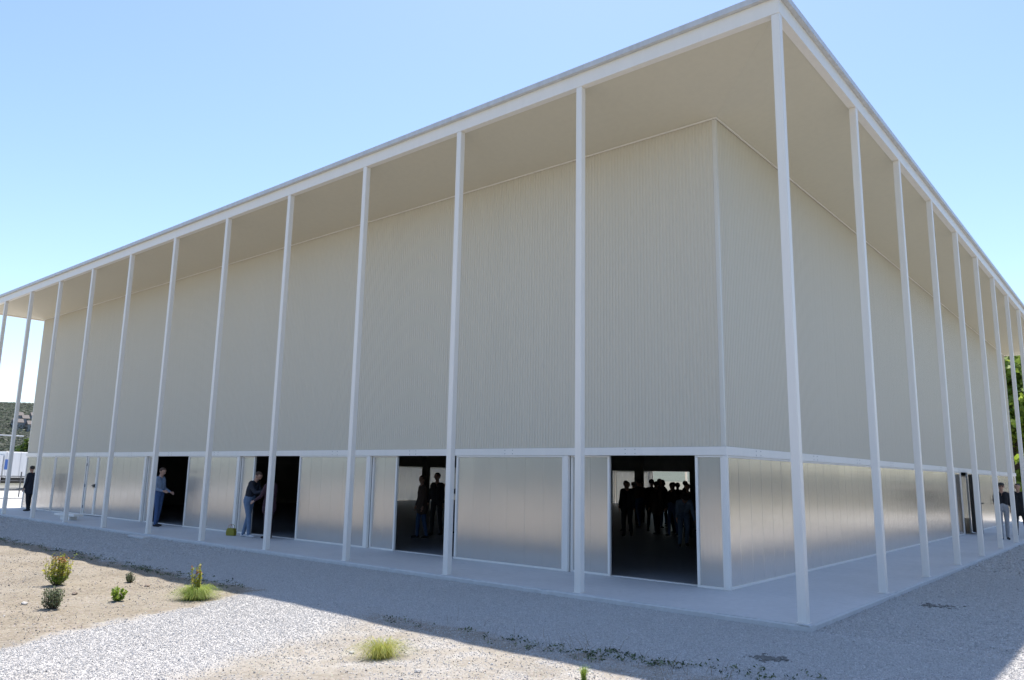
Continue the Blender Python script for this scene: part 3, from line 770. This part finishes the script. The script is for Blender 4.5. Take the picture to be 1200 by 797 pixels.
# hills round the horizon
def hills():
    n = 260; m = 26; V = []; F_ = []
    for i in range(n):
        an = 2*math.pi*i/n
        base = 38+26*math.sin(an*3+1.2)+16*math.sin(an*7+.3)+9*math.sin(an*13+2)
        # photo's wooded hill at the far left end
        da = (an-math.radians(164)+math.pi) % (2*math.pi)-math.pi
        base = max(10, base*.55)*(1-math.exp(-(da/.35)**2))+50*math.exp(-(da/.45)**2)
        for k in range(m):
            t = k/(m-1); rad = 330+t*620
            hh = base*(math.sin(min(1, t*1.35)*math.pi/2)**1.4)
            x, y_ = math.cos(an)*rad, math.sin(an)*rad
            hh += (fbm(np.array([x]), np.array([y_]), .012, 5, 8)[0]-.47)*22*t*(hh/40+.1)
            V.append((x, y_, hh-1.2 if k else -6))
    for i in range(n):
        for k in range(m-1):
            a = i*m+k; b = ((i+1) % n)*m+k; F_.append((a, a+1, b+1, b))
    me = bpy.data.meshes.new('hills'); me.from_pydata(V, [], F_)
    me.polygons.foreach_set('use_smooth', [True]*len(F_))
    t = NT('haze_greyed_hillside'); c = t.coord('World')
    n1 = t.noise(c, .012, 8, .7); n2 = t.noise(c, .12, 6, .75)
    k = t.mix(.5, t.ramp(n1.outputs['Fac'], [(.35, (.06, .075, .055)), (.6, (.085, .10, .07)), (.8, (.13, .13, .10))]), t.ramp(n2.outputs['Fac'], [(.3, (.05, .065, .045)), (.6, (.09, .105, .075)), (.8, (.13, .13, .10))]))  # slope colours muted in place of haze
    v = t.n('ShaderNodeTexVoronoi', i_Scale=.11); t.l(c, v.inputs['Vector'])
    me.materials.append(t.end(t.bsdf(k, .95, n2.outputs['Fac'], .3, 3.))); me.update()
    o = obj('hills', me); tag(o, 'low wooded hills around the horizon', kind='structure')
hills()
# wooded slope trees and houses on the left hill
def hill_things():
    # a far-off wood covering the visible hill slope
    n = 26000; an = rng.uniform(math.radians(158), math.radians(170), n); rad = rng.uniform(335, 760, n)
    me = bpy.data.objects['hills'].data
    from mathutils.bvhtree import BVHTree
    bv = BVHTree.FromPolygons([v.co for v in me.vertices], [tuple(p.vertices) for p in me.polygons])
    P, N_ = [], []
    HS = [(163.75, 500, 9, 6.5, 'wide pale house on the hillside nearest the left edge'), (163.35, 512, 6, 8.5, 'tall narrow pale house on the hillside'), (163.0, 497, 8, 5.5, 'low pale house on the hillside above the truck'),
          (162.62, 505, 7, 7.5, 'grey blue house on the hillside above the bush'), (162.25, 498, 8, 6, 'low house on the hillside closest to the hall'), (162.85, 545, 6, 6, 'small house higher on the hillside over the low one'), (163.6, 550, 6, 5, 'small house highest on the hillside')]
    for a, r_ in zip(an, rad):
        if any(abs(math.degrees(a)-h_[0]) < .36*math.degrees(h_[2]/h_[1]) and h_[1]-16 < r_ < h_[1]+6 for h_ in HS): continue
        hit = bv.ray_cast(Vector((math.cos(a)*r_, math.sin(a)*r_, 400)), Vector((0, 0, -1)))
        if hit[0] is None: continue
        for q in range(5):
            d = Vector(rng.normal(0, 1, 3)).normalized(); P.append(hit[0]+Vector((d.x*3., d.y*3., 1.2+d.z*1.7))); N_.append(d+Vector((0, 0, .5)))
    o = obj('woodland', leaves_mesh('woodland', np.array(P), np.array(N_), .95, [lm_hill])); tag(o, 'far off scrubby wood covering the hillside', kind='stuff')
    mh = mat_paint('cream_render', (.30, .295, .29), .8); mr = simple('clay_roof', (.13, .11, .10), .8)
    mg = bpy.data.materials['dark_window_glass']
    for (a, r_, w, hh, lab) in HS:
        w *= .5; hh *= .48; x, y_ = math.cos(R(a))*r_, math.sin(R(a))*r_; hit = bv.ray_cast(Vector((x, y_, 400)), Vector((0, 0, -1))); z = hit[0].z if hit[0] else 0
        t = empty('house', (x, y_, z+1.0), R(a+180-90+8)); tag(t, lab, 'house', 'houses on the far hillside')
        b = MB(); b.box(-w/2, w/2, -4, 4, -6, hh); b.build('wall', mh, t)
        b = MB(); b.prism([(-4.4, hh), (4.4, hh), (0, hh+2.2)], 'x', -w/2-.3, w/2+.3); b.build('roof', mr, t)
        for zz in np.arange(.8, hh-1.2, 2.):
            for xx in np.arange(-w/2+1., w/2-.6, 1.7):
                b = MB(); b.box(xx-.35, xx+.35, -4.06, -4.004, zz, zz+1.); b.box(xx-.35, xx+.35, 4.004, 4.06, zz, zz+1.); b.build('window', mg, t)
hill_things()
# unseen trees and block, added behind and beside the viewer for panel reflections
for i in range(14):
    a = -52+i*6.6
    tree((a, -54+random.uniform(-3, 3), -.1), random.uniform(7, 9), random.uniform(4.2, 5.4), 'unseen dark green tree added across the yard for the panels to mirror', lm_dark, 3600, .5, .12, 20+i, 'unseen trees added for panel reflections')
def low_block():
    t = empty('reflection_block', (34, 30, -.1)); tag(t, 'unseen long block with pale bands, added and kept dark for its reflection', 'building')
    b = MB(); b.box(-3, 8, -60, 60, 0, 6.6); wl = b.build('wall', simple('dark_grey_render', (.085, .085, .085), .8), t)  # wall darkened so its reflection in the panels stays dim
    for z in (.0, 3.1, 6.2):
        b = MB(); b.box(-3.3, -3.002, -60.2, 60.2, z, z+.55); b.build('pale_band', mat_concrete('pale_band_concrete', (.25, .245, .235), (.33, .325, .31)), wl)
    b = MB(); b.box(-3.2, 8.2, -60.1, 60.1, 6.76, 6.95); b.build('roof', m_cap, t)
    gl = bpy.data.materials['dark_window_glass']; wm = None
    for z in (1.2, 4.1):
        for i in range(36):
            if wm is None: q = MB(); q.box(-.06, 0, -1.1, 1.1, 0, 1.5); wm = q.mesh('window', gl)
            obj('window', wm, t, (-3.003, -58+i*3.3, z))
low_block()

# ------------------------------------------------------------------ plants in the yard
def gz(x, y_): return float(ground_h(np.array([x]), np.array([y_]))[0])
def shrub(loc, h, w, label, stems, lms, leaf, n, red_top=False, upright=.6, cat='shrub', name='shrub', stemmat=None):
    x, y_ = loc; t = empty(name, (x, y_, gz(x, y_))); tag(t, label, cat)
    b = MB(); P = []; N_ = []; pk = []
    for i in range(stems):
        an = random.uniform(0, 6.28); k = random.uniform(.1, 1)
        e = Vector((math.cos(an)*w*.5*k, math.sin(an)*w*.5*k, h*(1-random.uniform(0, .75)*k)))
        mid = Vector((e.x*.85, e.y*.85, e.z*.36))
        b.tube([(e.x*.05, e.y*.05, -.02), mid, e], [.005, .0035, .0015], 5)
        m = n//stems
        for j in range(m):
            s = random.uniform(.2, 1); p = (mid*(2*s) if s < .5 else mid+(e-mid)*(2*s-1))
            p = p+Vector((random.gauss(0, w*.045), random.gauss(0, w*.045), random.gauss(0, h*.03)))
            P.append(p); N_.append(Vector((random.gauss(0, 1), random.gauss(0, 1), .5+random.random())))
            hz = p.z/h
            pk.append(len(lms)-1 if (red_top and hz > .72 and random.random() < .35) else (1 if (len(lms) > 2 and hz > .3 and random.random() < .8) else 0))
    b.build('stem', stemmat or m_bark, t)
    obj('foliage', leaves_mesh('foliage', np.array([tuple(p) for p in P]), np.array([tuple(p) for p in N_]), leaf, lms, pk), t)
    return t
def grass_tuft(loc, h, w, n, lms, label=None, name='grass_tuft', parent=None, cat='grass tuft', droop=1.):
    x, y_ = loc
    if parent is None:
        t = empty(name, (x, y_, gz(x, y_))); tag(t, label, cat)
    else: t = parent
    V = []; F_ = []; mi = []; tn = []
    for i in range(n):
        an = random.uniform(0, 6.28); L = w*.5*random.uniform(.3, 1.1) if droop < .5 else w*.5*random.uniform(.45, 1.1); hh = h*random.uniform(.5, 1.1); bx_ = random.gauss(0, w*.07); by_ = random.gauss(0, w*.07)
        wd = random.uniform(.0012, .0026); px, py = -math.sin(an)*wd, math.cos(an)*wd; k = len(V); seg = 5; tone = random.uniform(-.3, .5)
        for s in range(seg+1):
            u = s/seg; r_ = L*u**1.1; z = hh*(1-(1-min(1, u*1.35))**2) - droop*hh*.75*max(0, u-.55)**1.3*2
            z = max(z, -.01); q = 1-u*.8
            V += [(bx_+math.cos(an)*r_-px*q, by_+math.sin(an)*r_-py*q, z), (bx_+math.cos(an)*r_+px*q, by_+math.sin(an)*r_+py*q, z)]; tn += [tone, tone]
        for s in range(seg): F_.append((k+2*s, k+2*s+1, k+2*s+3, k+2*s+2)); mi.append(0 if random.random() < .8 else len(lms)-1)
    me = bpy.data.meshes.new('blades'); me.from_pydata(V, [], F_)
    for m in lms: me.materials.append(m)
    me.polygons.foreach_set('material_index', mi)
    a = me.attributes.new('tone', 'FLOAT', 'POINT'); a.data.foreach_set('value', tn); me.update()
    return obj('blades', me, t)
shrub((-9.69, -4.97), .48, .42, 'tall shrub with yellow and reddish tips on the bare earth', 60, [lm_lime, lm_yel, lm_red], .02, 1700, True, .8)
shrub((-7.54, -5.77), .27, .27, 'grey green shrub just in front of the yellow tipped one', 56, [lm_grey], .014, 1700, False, .5)
shrub((-7.59, -4.95), .19, .24, 'low bright green plant with broad leaves on bare earth', 16, [lm_lime], .03, 240, False, .3, 'plant', 'young_plant')
shrub((-9.33, -4.01), .17, .17, 'small grey tuft of a shrub close to the roof shadow', 34, [lm_grey], .011, 800, False, .7)
t5 = shrub((-7.07, -4.09), .48, .20, 'slender reddish sapling rising out of a mat of green grass', 11, [lm_lime, lm_yel, lm_red], .024, 560, True, 1., 'sapling', 'sapling')
grass_tuft((0, 0), .19, .72, 1200, [lm_lime, lm_yel], parent=t5)
grass_tuft((.12, -.02), .13, .8, 500, [lm_lime, lm_yel], parent=t5)
grass_tuft((-2.64, -4.48), .17, .72, 600, [lm_yel, lm_lime], 'round tuft of yellow green grass on the sand nearest the viewer')
grass_tuft((-.60, -3.87), .12, .16, 130, [lm_lime], 'short bright green sprout at the edge of the roof shadow', droop=.1)
# weeds along the edge between gravel and earth
def weeds():
    V = 0
    P = []; N_ = []; sz = []
    for (x0, x1, yc, sd, k) in ((-2.3, -.9, -3.1, .12, 34), (-1.2, -.2, -2.85, .1, 46), (-.2, .6, -2.6, .13, 16), (-19, -7.5, -3.08, .12, 200), (-4.2, -2.3, -3.15, .1, 14), (.3, 1.2, -2.5, .15, 10)):
        for i in range(k):
            x = random.uniform(x0, x1); y_ = random.gauss(yc, sd); z = gz(x, y_); hh = random.uniform(.015, .07); 
            for j in range(random.randint(3, 10)):
                P.append((x+random.gauss(0, .03), y_+random.gauss(0, .03), z+hh*random.random())); N_.append((random.gauss(0, 1), random.gauss(0, 1), 1)); sz.append(.016)
    o = obj('weeds', leaves_mesh('weeds', np.array(P), np.array(N_), np.array(sz), [lm_grey, lm_dark], rng.integers(0, 2, len(P)), 2.2)); tag(o, 'thin low weeds where the crushed stone meets bare earth', kind='stuff')
    # dry stalks
    b = MB()
    for i in range(60):
        x = random.choice([random.uniform(-2.2, .4), random.uniform(-4, .8)]); y_ = random.gauss(-2.95, .2); z = gz(x, y_); an = random.uniform(0, 6.28); l = random.uniform(.05, .2)
        b.tube([(x, y_, z), (x+math.cos(an)*l*.3, y_+math.sin(an)*l*.3, z+l*.6), (x+math.cos(an)*l*.7, y_+math.sin(an)*l*.7, z+l*.9)], [.002, .0015, .0008], 4)
    o = b.build('dry_stalks', lm_straw); tag(o, 'dry stalks among the weeds at the edge of the gravel', kind='stuff')
weeds()
# rocks one can pick out
def rock(x, y_, s, label, mat=None):
    b = MB(); rd = random.Random(int(x*100)); b.ball((0, 0, s*.25), (s, s*.75, s*.5), 0, 2, .16, rd)
    o = b.build('rock', mat or m_rock, loc=(x, y_, gz(x, y_))); tag(o, label, 'rock'); o.rotation_euler = (0, 0, rd.uniform(0, 6)); return o
m_rock = simple('brown_rock', (.27, .21, .16), .9, .35, 20, .5, 40)
m_rockg = simple('grey_rock', (.42, .40, .37), .9, .3, 20, .5, 40)
rock(-9.75, -5.95, .06, 'flat brown rock on the sand left of the yellow tipped shrub')
rock(-8.55, -5.13, .05, 'brown rock on the sand right of the yellow tipped shrub')
rock(-8.75, -4.0, .045, 'dark clod beside the small grey shrub')
rock(-1.86, -4.72, .04, 'grey stone on the sand right of the grass tuft', m_rockg)
rock(-2.98, -4.58, .035, 'white stone at the left edge of the grass tuft', m_stone)
rock(-8.15, -5.9, .05, 'small pale stone under the grey green shrub', m_rockg)
# half buried grating, sunken cover, concrete blocks
def heap(x, y_, w, d, label, name, mat, rz=0):
    b = MB()
    for i in range(70): 
        q = (random.gauss(0, w*.34), random.gauss(0, d*.6)); r_ = random.uniform(.006, .024); b.ball((*q, r_*.3), (r_*1.6, r_, r_*.6), 0, 1, .25)
    o = b.build(name, mat, loc=(x, y_, gz(x, y_))); o.rotation_euler = (0, 0, rz); return tag(o, label, kind='stuff')
m_soil = simple('dark_damp_soil', (.19, .18, .16), .95, .3, 30, .5, 40)
heap(.85, 3.25, .36, .16, 'dark clods scattered over the gravel by the short side', 'soil_clods', m_soil, .6)
heap(.28, -1.84, .3, .1, 'dark clods on the gravel in front of the corner', 'soil_clods', m_soil, .3)
def block():
    t = empty('concrete_block', (-24.2, .55, 0), .1); tag(t, 'low white block lying on the walk near the far double door', 'block')
    b = MB(); b.box(-.65, .65, -.16, .16, .12, .2, bev=.01); b.build('top', m_white, t)
    b = MB(); b.box(-.3, .3, -.12, .12, 0, .118); b.build('base', m_white, t)
block()
b = MB(); b.box(-.35, .35, -.12, .12, 0, .05, bev=.008); o = b.build('stone_slab', m_slabedge, loc=(-16.9, -.42, GZ+.012)); o.rotation_euler = (0, .03, .12); tag(o, 'loose grey slab lying in the gravel by the kerb', 'slab')
def bag():
    t = empty('handbag', (-15.53, 1.35, .0), .25); tag(t, 'small yellow green handbag standing on the walk against the panels', 'bag')
    my = simple('mustard_fabric', (.27, .24, .025), .7)
    b = MB(); n = 8
    prof = [(-.17, 0), (.17, 0), (.19, .14), (.14, .27), (-.14, .27), (-.19, .14)]
    b.prism([(x, z) for x, z in prof], 'y', -.07, .07); bo = b.build('body', my, t)
    md = bo.modifiers.new('b', 'BEVEL'); md.width = .02; md.segments = 3
    t.scale = (.78, .78, .72)
    for s in (-1, 1):
        h = MB(); h.tube([(-.09, s*.055, .26), (-.08, s*.05, .36), (0, s*.04, .41), (.08, s*.05, .36), (.09, s*.055, .26)], .009, 6); h.build('handle', simple('strap_pink', (.42, .16, .12), .6) if s < 0 else my, t)
bag()

# ------------------------------------------------------------------ people
def pmat(name, col, rough=.8): 
    if name in bpy.data.materials: return bpy.data.materials[name]
    return simple(name, col, rough, .12, 14, .25, 180)
m_skin = pmat('skin', (.46, .27, .19), .55); m_hair = pmat('dark_hair', (.025, .018, .014), .6)
def person(loc, face, label, top, legs, shoes, hair=m_hair, h=1.72, lean=0, arms=((-8, 4, 0), (-8, 4, 0)), bends=(12, 12), stride=.10, voxel=.012, coat=False, group=None, extra=None, knee=0, fat=1., sleeves=True, long_hair=False, head_down=0, spread=.10):
    """arms: for left/right (out, forward, twist) in degrees of the upper arm; bends: elbow flexion"""
    t = empty('person', loc, R(face)); tag(t, label, 'person', group)
    k = h/1.75; J = {}
    V = Vector
    pel = V((0, 0, .93-knee*.35)); L = Matrix.Rotation(-R(lean), 3, 'X')      # forward is +y
    def up(x, y_, z): return pel+L@V((x, y_, z))
    segs = []   # (p, q, rp, rq, flatx, kind)
    def sg(p, q, a, b, kind): segs.append((V(p), V(q), a, b, kind))
    tk = 1.12*fat if coat else 1.0*fat
    for sx in (-1, 1):
        sg(up(sx*.065, 0, .0), up(sx*.055, 0, .14), .105*fat, .10*fat, 'legs')
        sg(up(sx*.055, 0, .10), up(sx*.085, 0, .34), .098*tk, .103*tk, 'top')
        sg(up(sx*.085, 0, .34), up(sx*.12, -.005, .47), .10*tk, .07*tk, 'top')
        if coat: sg(up(sx*.06, 0, .10), up(sx*.08, .0, -.16), .11*tk, .125*tk, 'top')
    sg(up(-.12, -.005, .475), up(.12, -.005, .475), .062*tk, .062*tk, 'top')
    sg(up(0, 0, .47), up(0, .02, .585), .056, .052, 'skin')
    hd = Matrix.Rotation(-R(head_down), 3, 'X')
    def hp(x, y_, z): return up(0, .025, .60)+L@(hd@V((x, y_, z)))
    sg(hp(0, .012, .045), hp(0, .022, .055), .066, .06, 'skin'); sg(hp(0, -.012, .10), hp(0, .008, .115), .088, .088, 'skin')
    sg(hp(0, .05, .02), hp(0, .052, .012), .034, .03, 'skin')          # chin
    sg(hp(0, .088, .085), hp(0, .104, .064), .010, .014, 'skin')       # nose
    for sx in (-1, 1): sg(hp(sx*.083, .0, .065), hp(sx*.088, -.005, .09), .014, .018, 'skin')
    hands = []
    for i, sx in enumerate((-1, 1)):
        out, fwd, tw = arms[i]; sh = up(sx*.165, -.005, .455)
        d = V((sx*math.sin(R(out)) if out >= 0 else sx*math.sin(R(-out)), math.sin(R(fwd))*math.cos(R(out)), -math.cos(R(fwd))*math.cos(R(out)))).normalized()
        el = sh+d*.285; fl = bends[i]
        axis = V((1, 0, 0)); rot = Matrix.Rotation(R(fl), 3, 'X'); d2 = (rot@d).normalized()
        d2 = (d2+V((-sx*math.sin(R(tw)), 0, 0))).normalized(); wr = el+d2*.25
        c_ = 'top' if sleeves else 'skin'
        sg(sh, el, .058*tk, .046*tk, 'top'); sg(el, el+d2*.21, .046*tk, .033*tk, c_); sg(el+d2*.2, wr, .03, .025, 'skin')
        pm = wr+d2*.075; side = d2.cross(V((sx, 0, .2))).normalized(); 
        if side.y < 0: side = -side
        nrm = d2.cross(side).normalized()
        for s_ in (-.025, -.008, .009, .026): sg(wr+d2*.012+side*s_*.5, pm+side*s_, .016, .013, 'skin')
        for s_, ln in ((-.028, .052), (-.009, .068), (.010, .074), (.028, .064)):
            b0 = pm+side*s_; cu = (nrm if nrm.x*sx < 0 else -nrm)
            b1 = b0+d2*ln*.55+cu*.008; b2 = b1+(d2*.8+cu*.7).normalized()*ln*.5; sg(b0, b1, .0095, .0085, 'skin'); sg(b1, b2, .0085, .007, 'skin')
        th = wr+d2*.03+side*.028; sg(th, th+(d2+side*.8).normalized()*.035, .012, .0105, 'skin'); sg(th+(d2+side*.8).normalized()*.035, th+(d2*1.3+side*.6).normalized()*.07, .0105, .008, 'skin')
        hands.append(pm)
    for i, sx in enumerate((-1, 1)):
        hip = pel+V((sx*.09, 0, -.02)); st = stride*(1 if i else -1)
        an = V((sx*spread, st-.02, .085)); kn = (hip+an)*.5+V((0, .03+knee*.5, 0)); 
        sg(hip, kn, .088*fat, .062, 'legs'); sg(kn, kn+(an-kn)*.35, .060, .060, 'legs'); sg(kn+(an-kn)*.35, an, .060, .045, 'legs'); sg(an, an+V((0, 0, -.02)), .043, .042, 'legs')
        sg(V((an.x, an.y-.035, .04)), V((an.x+sx*.01, an.y+.07, .038)), .038, .036, 'shoes'); sg(V((an.x+sx*.01, an.y+.07, .036)), V((an.x+sx*.02, an.y+.15, .030)), .038, .029, 'shoes')
    # capsules -> one voxel surface
    bm = bmesh.new()
    for (p, q, a, b_, kd) in segs:
        d = q-p; ln = max(d.length, 1e-4); seg = 10; tmp = []
        z = d.normalized() if d.length > 1e-5 else V((0, 0, 1)); u = z.orthogonal().normalized(); w = z.cross(u)
        rings = []
        for (c0, rr) in [(p-z*a*.92, a*.38), (p-z*a*.6, a*.8), (p, a), (q, b_), (q+z*b_*.6, b_*.8), (q+z*b_*.92, b_*.38)]:
            rings.append([bm.verts.new(c0+(u*math.cos(2*math.pi*j/seg)+w*math.sin(2*math.pi*j/seg))*rr) for j in range(seg)])
        for r0, r1 in zip(rings, rings[1:]):
            for j in range(seg): bm.faces.new((r0[j], r0[(j+1) % seg], r1[(j+1) % seg], r1[j]))
        bm.faces.new(rings[0][::-1]); bm.faces.new(rings[-1])
    me0 = bpy.data.meshes.new('tmp'); bm.to_mesh(me0); bm.free()
    o0 = bpy.data.objects.new('tmp', me0); C.objects.link(o0)
    md = o0.modifiers.new('r', 'REMESH'); md.mode = 'VOXEL'; md.voxel_size = voxel
    ms = o0.modifiers.new('s', 'SMOOTH'); ms.factor = .5; ms.iterations = 2
    dg = bpy.context.evaluated_depsgraph_get(); me = bpy.data.meshes.new_from_object(o0.evaluated_get(dg)); me.name = 'body'
    bpy.data.objects.remove(o0); bpy.data.meshes.remove(me0)
    me.materials.clear()
    order = ['skin', 'top', 'legs', 'shoes']
    for m in (m_skin, top, legs, shoes): me.materials.append(m)
    n = len(me.polygons); cen = np.empty(n*3); me.polygons.foreach_get('center', cen); cen = cen.reshape(-1, 3)
    best = np.full(n, 1e9); mi = np.zeros(n, int)
    for (p, q, a, b_, kd) in segs:
        P0 = np.array(p); D = np.array(q-p); L2 = max(D@D, 1e-9); tt = np.clip(((cen-P0)@D)/L2, 0, 1)
        ds = np.linalg.norm(cen-(P0+tt[:, None]*D), axis=1)-(a+(b_-a)*tt)
        m_ = ds < best; best[m_] = ds[m_]; mi[m_] = order.index(kd)
    me.polygons.foreach_set('material_index', mi.astype(np.int32)); me.polygons.foreach_set('use_smooth', [True]*n)
    body = obj('body', me, t); body.scale = (k, k, k)
    # hair cap
    b = MB(); b.ball((0, 0, 0), (1, 1, 1), 0, 3); 
    vv = []
    rm = L@hd
    for (x, y_, z) in b.v:
        low = z < -.15 and y_ > -.2
        s_ = V((x*.094, y_*.100-.012, z*.098+.112+(.004 if z > 0 else 0)))
        if y_ > .35 and z < .35: s_ = V((x*.07, y_*.07-.01, z*.06+.12))
        if z < -.2: s_.z = .10+(z+.2)*(.28 if long_hair and y_ < .2 else .05); s_.y -= .004
        vv.append(tuple(up(0, .025, .60)+rm@s_))
    b.v = vv; ho = b.build('hair', hair, t, smooth=True); ho.scale = (k, k, k)
    if 'glasses' in (extra or ()):
        g_ = MB()
        for sx in (-1, 1): g_.ball(tuple(hp(sx*.033, .094, .088)), (.024, .008, .016), 0, 2)
        g_.tube([hp(-.085, .01, .092), hp(-.075, .08, .092), hp(.075, .08, .092), hp(.085, .01, .092)], .004, 6); q = g_.build('glasses', m_black, t); q.scale = (k, k, k)
    else:
        g_ = MB()
        for sx in (-1, 1): g_.ball(tuple(hp(sx*.031, .082, .088)), (.011, .006, .006), 0, 2)
        q = g_.build('eyes', m_black, t); q.scale = (k, k, k)
    if 'cap' in (extra or ()):
        g_ = MB(); g_.ball(tuple(hp(0, -.005, .145)), (.1, .108, .072), 0, 3); g_.ball(tuple(hp(0, .105, .145)), (.075, .075, .010), 0, 2); q = g_.build('cap', pmat('dark_cap', (.04, .04, .035)), t, smooth=True); q.scale = (k, k, k)
    return t, [h_*k for h_ in hands]
navy = pmat('navy_jacket', (.015, .018, .03)); blk = pmat('black_cloth', (.014, .014, .017)); jean = pmat('blue_denim', (.13, .19, .29)); djean = pmat('dark_denim', (.05, .10, .22))
bluesh = pmat('grey_blue_shirt', (.20, .26, .36)); grey = pmat('light_grey_trousers', (.33, .34, .36)); wht = pmat('white_shoes', (.6, .6, .6)); brn = pmat('brown_coat', (.09, .06, .045)); grn = pmat('dark_green_coat', (.03, .05, .035)); plum = pmat('plum_coat', (.05, .02, .03)); pat = pmat('pale_patterned_blouse', (.3, .29, .3)); redc = pmat('red_cloth', (.4, .04, .04))
hair2 = pmat('brown_hair', (.07, .04, .025)); hairg = pmat('grey_hair', (.25, .24, .22))
# outside
person((-30.2, 1.3, 0), 118, 'person in dark jacket and dark trousers standing by the far wall', navy, blk, blk, h=1.74, stride=.04, arms=((8, 2, 0), (8, -6, 0)), coat=True, spread=.07)
person((-19.8, 1.37, 0), -60, 'person in grey blue shirt and jeans looking into the first dark doorway', bluesh, djean, blk, hair=hair2, h=1.76, stride=.05, arms=((10, 5, 10), (10, 5, 20)), bends=(60, 70), head_down=20, fat=1.12)
person((-14.9, 1.42, 0), -62, 'person in black jacket and light blue jeans with white shoes leaning towards a companion', navy, jean, wht, hair=hair2, h=1.74, lean=14, stride=.14, arms=((8, 30, 0), (8, 38, 10)), bends=(45, 60), head_down=22, fat=1.12)
person((-14.25, 1.62, 0), 100, 'person in a long plum coat, mostly behind a column, facing the one in black jacket', plum, plum, blk, hair=hair2, h=1.66, stride=.04, arms=((14, 20, 0), (14, 15, 0)), bends=(35, 25), coat=True, long_hair=True)
p1, hn = person((-.43, 19.2, 0), 195, 'person in a dark cap and sunglasses with light grey trousers holding something red up', blk, grey, blk, h=1.78, stride=.05, spread=.08, arms=((8, 5, 0), (14, 45, 20)), bends=(15, 95), extra=('cap', 'glasses'))
b = MB(); b.box(-.04, .04, -.006, .006, -.07, .07, bev=.004); ph = b.build('phone', simple('red_case', (.5, .04, .05), .4), loc=p1.matrix_basis@(hn[1]+Vector((0, .06, .05)))); tag(ph, 'small red cased phone held up before the capped person', 'phone')
person((-.30, 21.9, 0), 170, 'person in a long black coat walking under the eaves behind the capped one', blk, blk, blk, h=1.76, stride=.18, coat=True)
# inside, silhouettes
G1 = 'visitors standing inside the hall'
inn = [
 (-12.0, 4.9, 160, 1.68, brn, djean, dict(coat=True), 'visitor in a brown coat seen through the third doorway'),
 (-12.45, 5.9, 200, 1.76, blk, blk, dict(), 'tallest visitor between the brown coat and the photographer in the third doorway'),
 (-12.3, 6.7, 120, 1.70, navy, blk, dict(arms=((14, 45, 10), (14, 45, 10)), bends=(95, 95)), 'visitor holding both hands up before the face in the third doorway'),
 (-12.2, 7.4, 90, 1.66, blk, djean, dict(), 'visitor half hidden by the column in the third doorway'),
 (-8.95, 9.2, 30, 1.56, grn, blk, dict(coat=True, fat=1.15), 'visitor in a dark green coat just inside the fourth doorway at its left jamb'),
 (-9.9, 12.0, 190, 1.62, blk, blk, dict(coat=True), 'visitor in black coat behind the green coated one'),
 (-8.75, 10.2, 200, 1.60, blk, blk, dict(fat=1.1), 'visitor in black close beside the green coated one'),
 (-9.3, 12.6, 10, 1.68, navy, blk, dict(coat=True), 'tall visitor in navy in the left cluster inside the fourth doorway'),
 (-8.55, 11.6, 60, 1.62, brn, blk, dict(coat=True), 'visitor in a brown jacket in the middle of the left cluster'),
 (-8.5, 12.6, 60, 1.60, blk, blk, dict(coat=True, fat=1.1), 'dark clad visitor behind the brown jacketed one'),
 (-7.9, 11.4, 170, 1.60, blk, djean, dict(fat=1.05), 'visitor in black top and jeans at the right of the left cluster'),
 (-7.3, 11.2, 220, 1.58, brn, blk, dict(coat=True), 'visitor in a brown coat beside the thick inner column'),
 (-7.2, 12.2, 100, 1.66, grn, blk, dict(coat=True), 'visitor in dark green far behind the thick inner column'),
 (-6.75, 11.4, 20, 1.66, blk, blk, dict(coat=True, fat=1.1), 'visitor in a black coat right of the thick inner column'),
 (-6.3, 10.8, 240, 1.66, navy, blk, dict(coat=True, fat=1.1), 'visitor in navy behind the stooping one'),
 (-6.15, 11.9, 240, 1.6, brn, blk, dict(coat=True), 'visitor in brown farther back behind the stooping one'),
 (-6.05, 8.5, 215, 1.70, bluesh, jean, dict(lean=48, knee=.25, head_down=25, arms=((8, 15, 0), (8, 25, 0)), bends=(20, 25)), 'visitor in jeans stooping low near the right jamb'),
 (-5.35, 9.6, 30, 1.62, plum, blk, dict(coat=True), 'visitor in a plum top at the right jamb of the fourth doorway'),
]
where = ['far at the left of the fourth doorway view', 'deep behind the left cluster', 'far behind the brown jacket', 'far left of the thick inner column', 'deep in shade by the thick inner column', 'far right of the thick inner column', 'deep behind the navy coat', 'far beyond the stooping one', 'far at the right jamb', 'deepest in the right half', 'deepest in the left half', 'farthest by the second inner column']
crowd = [(-11.2, 14.6), (-10.6, 14.0), (-10.3, 15.2), (-9.9, 14.2), (-9.5, 15.3), (-9.15, 14.1), (-8.7, 15.0), (-8.3, 14.1), (-7.9, 15.0), (-10.9, 16.2), (-11.9, 16.4), (-9.6, 16.4)]
for i, ((x, y_), w_) in enumerate(zip(crowd, where)):
    inn.append((x, y_, (i*77) % 360, 1.56+.02*((i*5) % 8), [blk, brn, navy, grn][i % 4], [blk, djean][i % 2], dict(coat=i % 3 != 1, fat=1.12), ['black', 'brown', 'navy', 'green'][i % 4]+' clad visitor standing '+w_))
for (x, y_, fa, hh, a, b_, kw, lab) in inn:
    person((x, y_, 0), fa, lab, a, b_, blk, h=hh, voxel=.016, group=G1, hair=random.choice([m_hair, hair2, m_hair]), **kw)
b = MB(); b.prism([(-.2, 0), (.2, 0), (.24, .2), (.12, .34), (-.12, .34), (-.24, .2)], 'y', -.12, .12); o = b.build('tote_bag', pmat('cream_canvas', (.5, .47, .42)), loc=(-5.35, 8.5, 0)); tag(o, 'pale canvas bag on the dark floor beside the stooping visitor', 'bag')
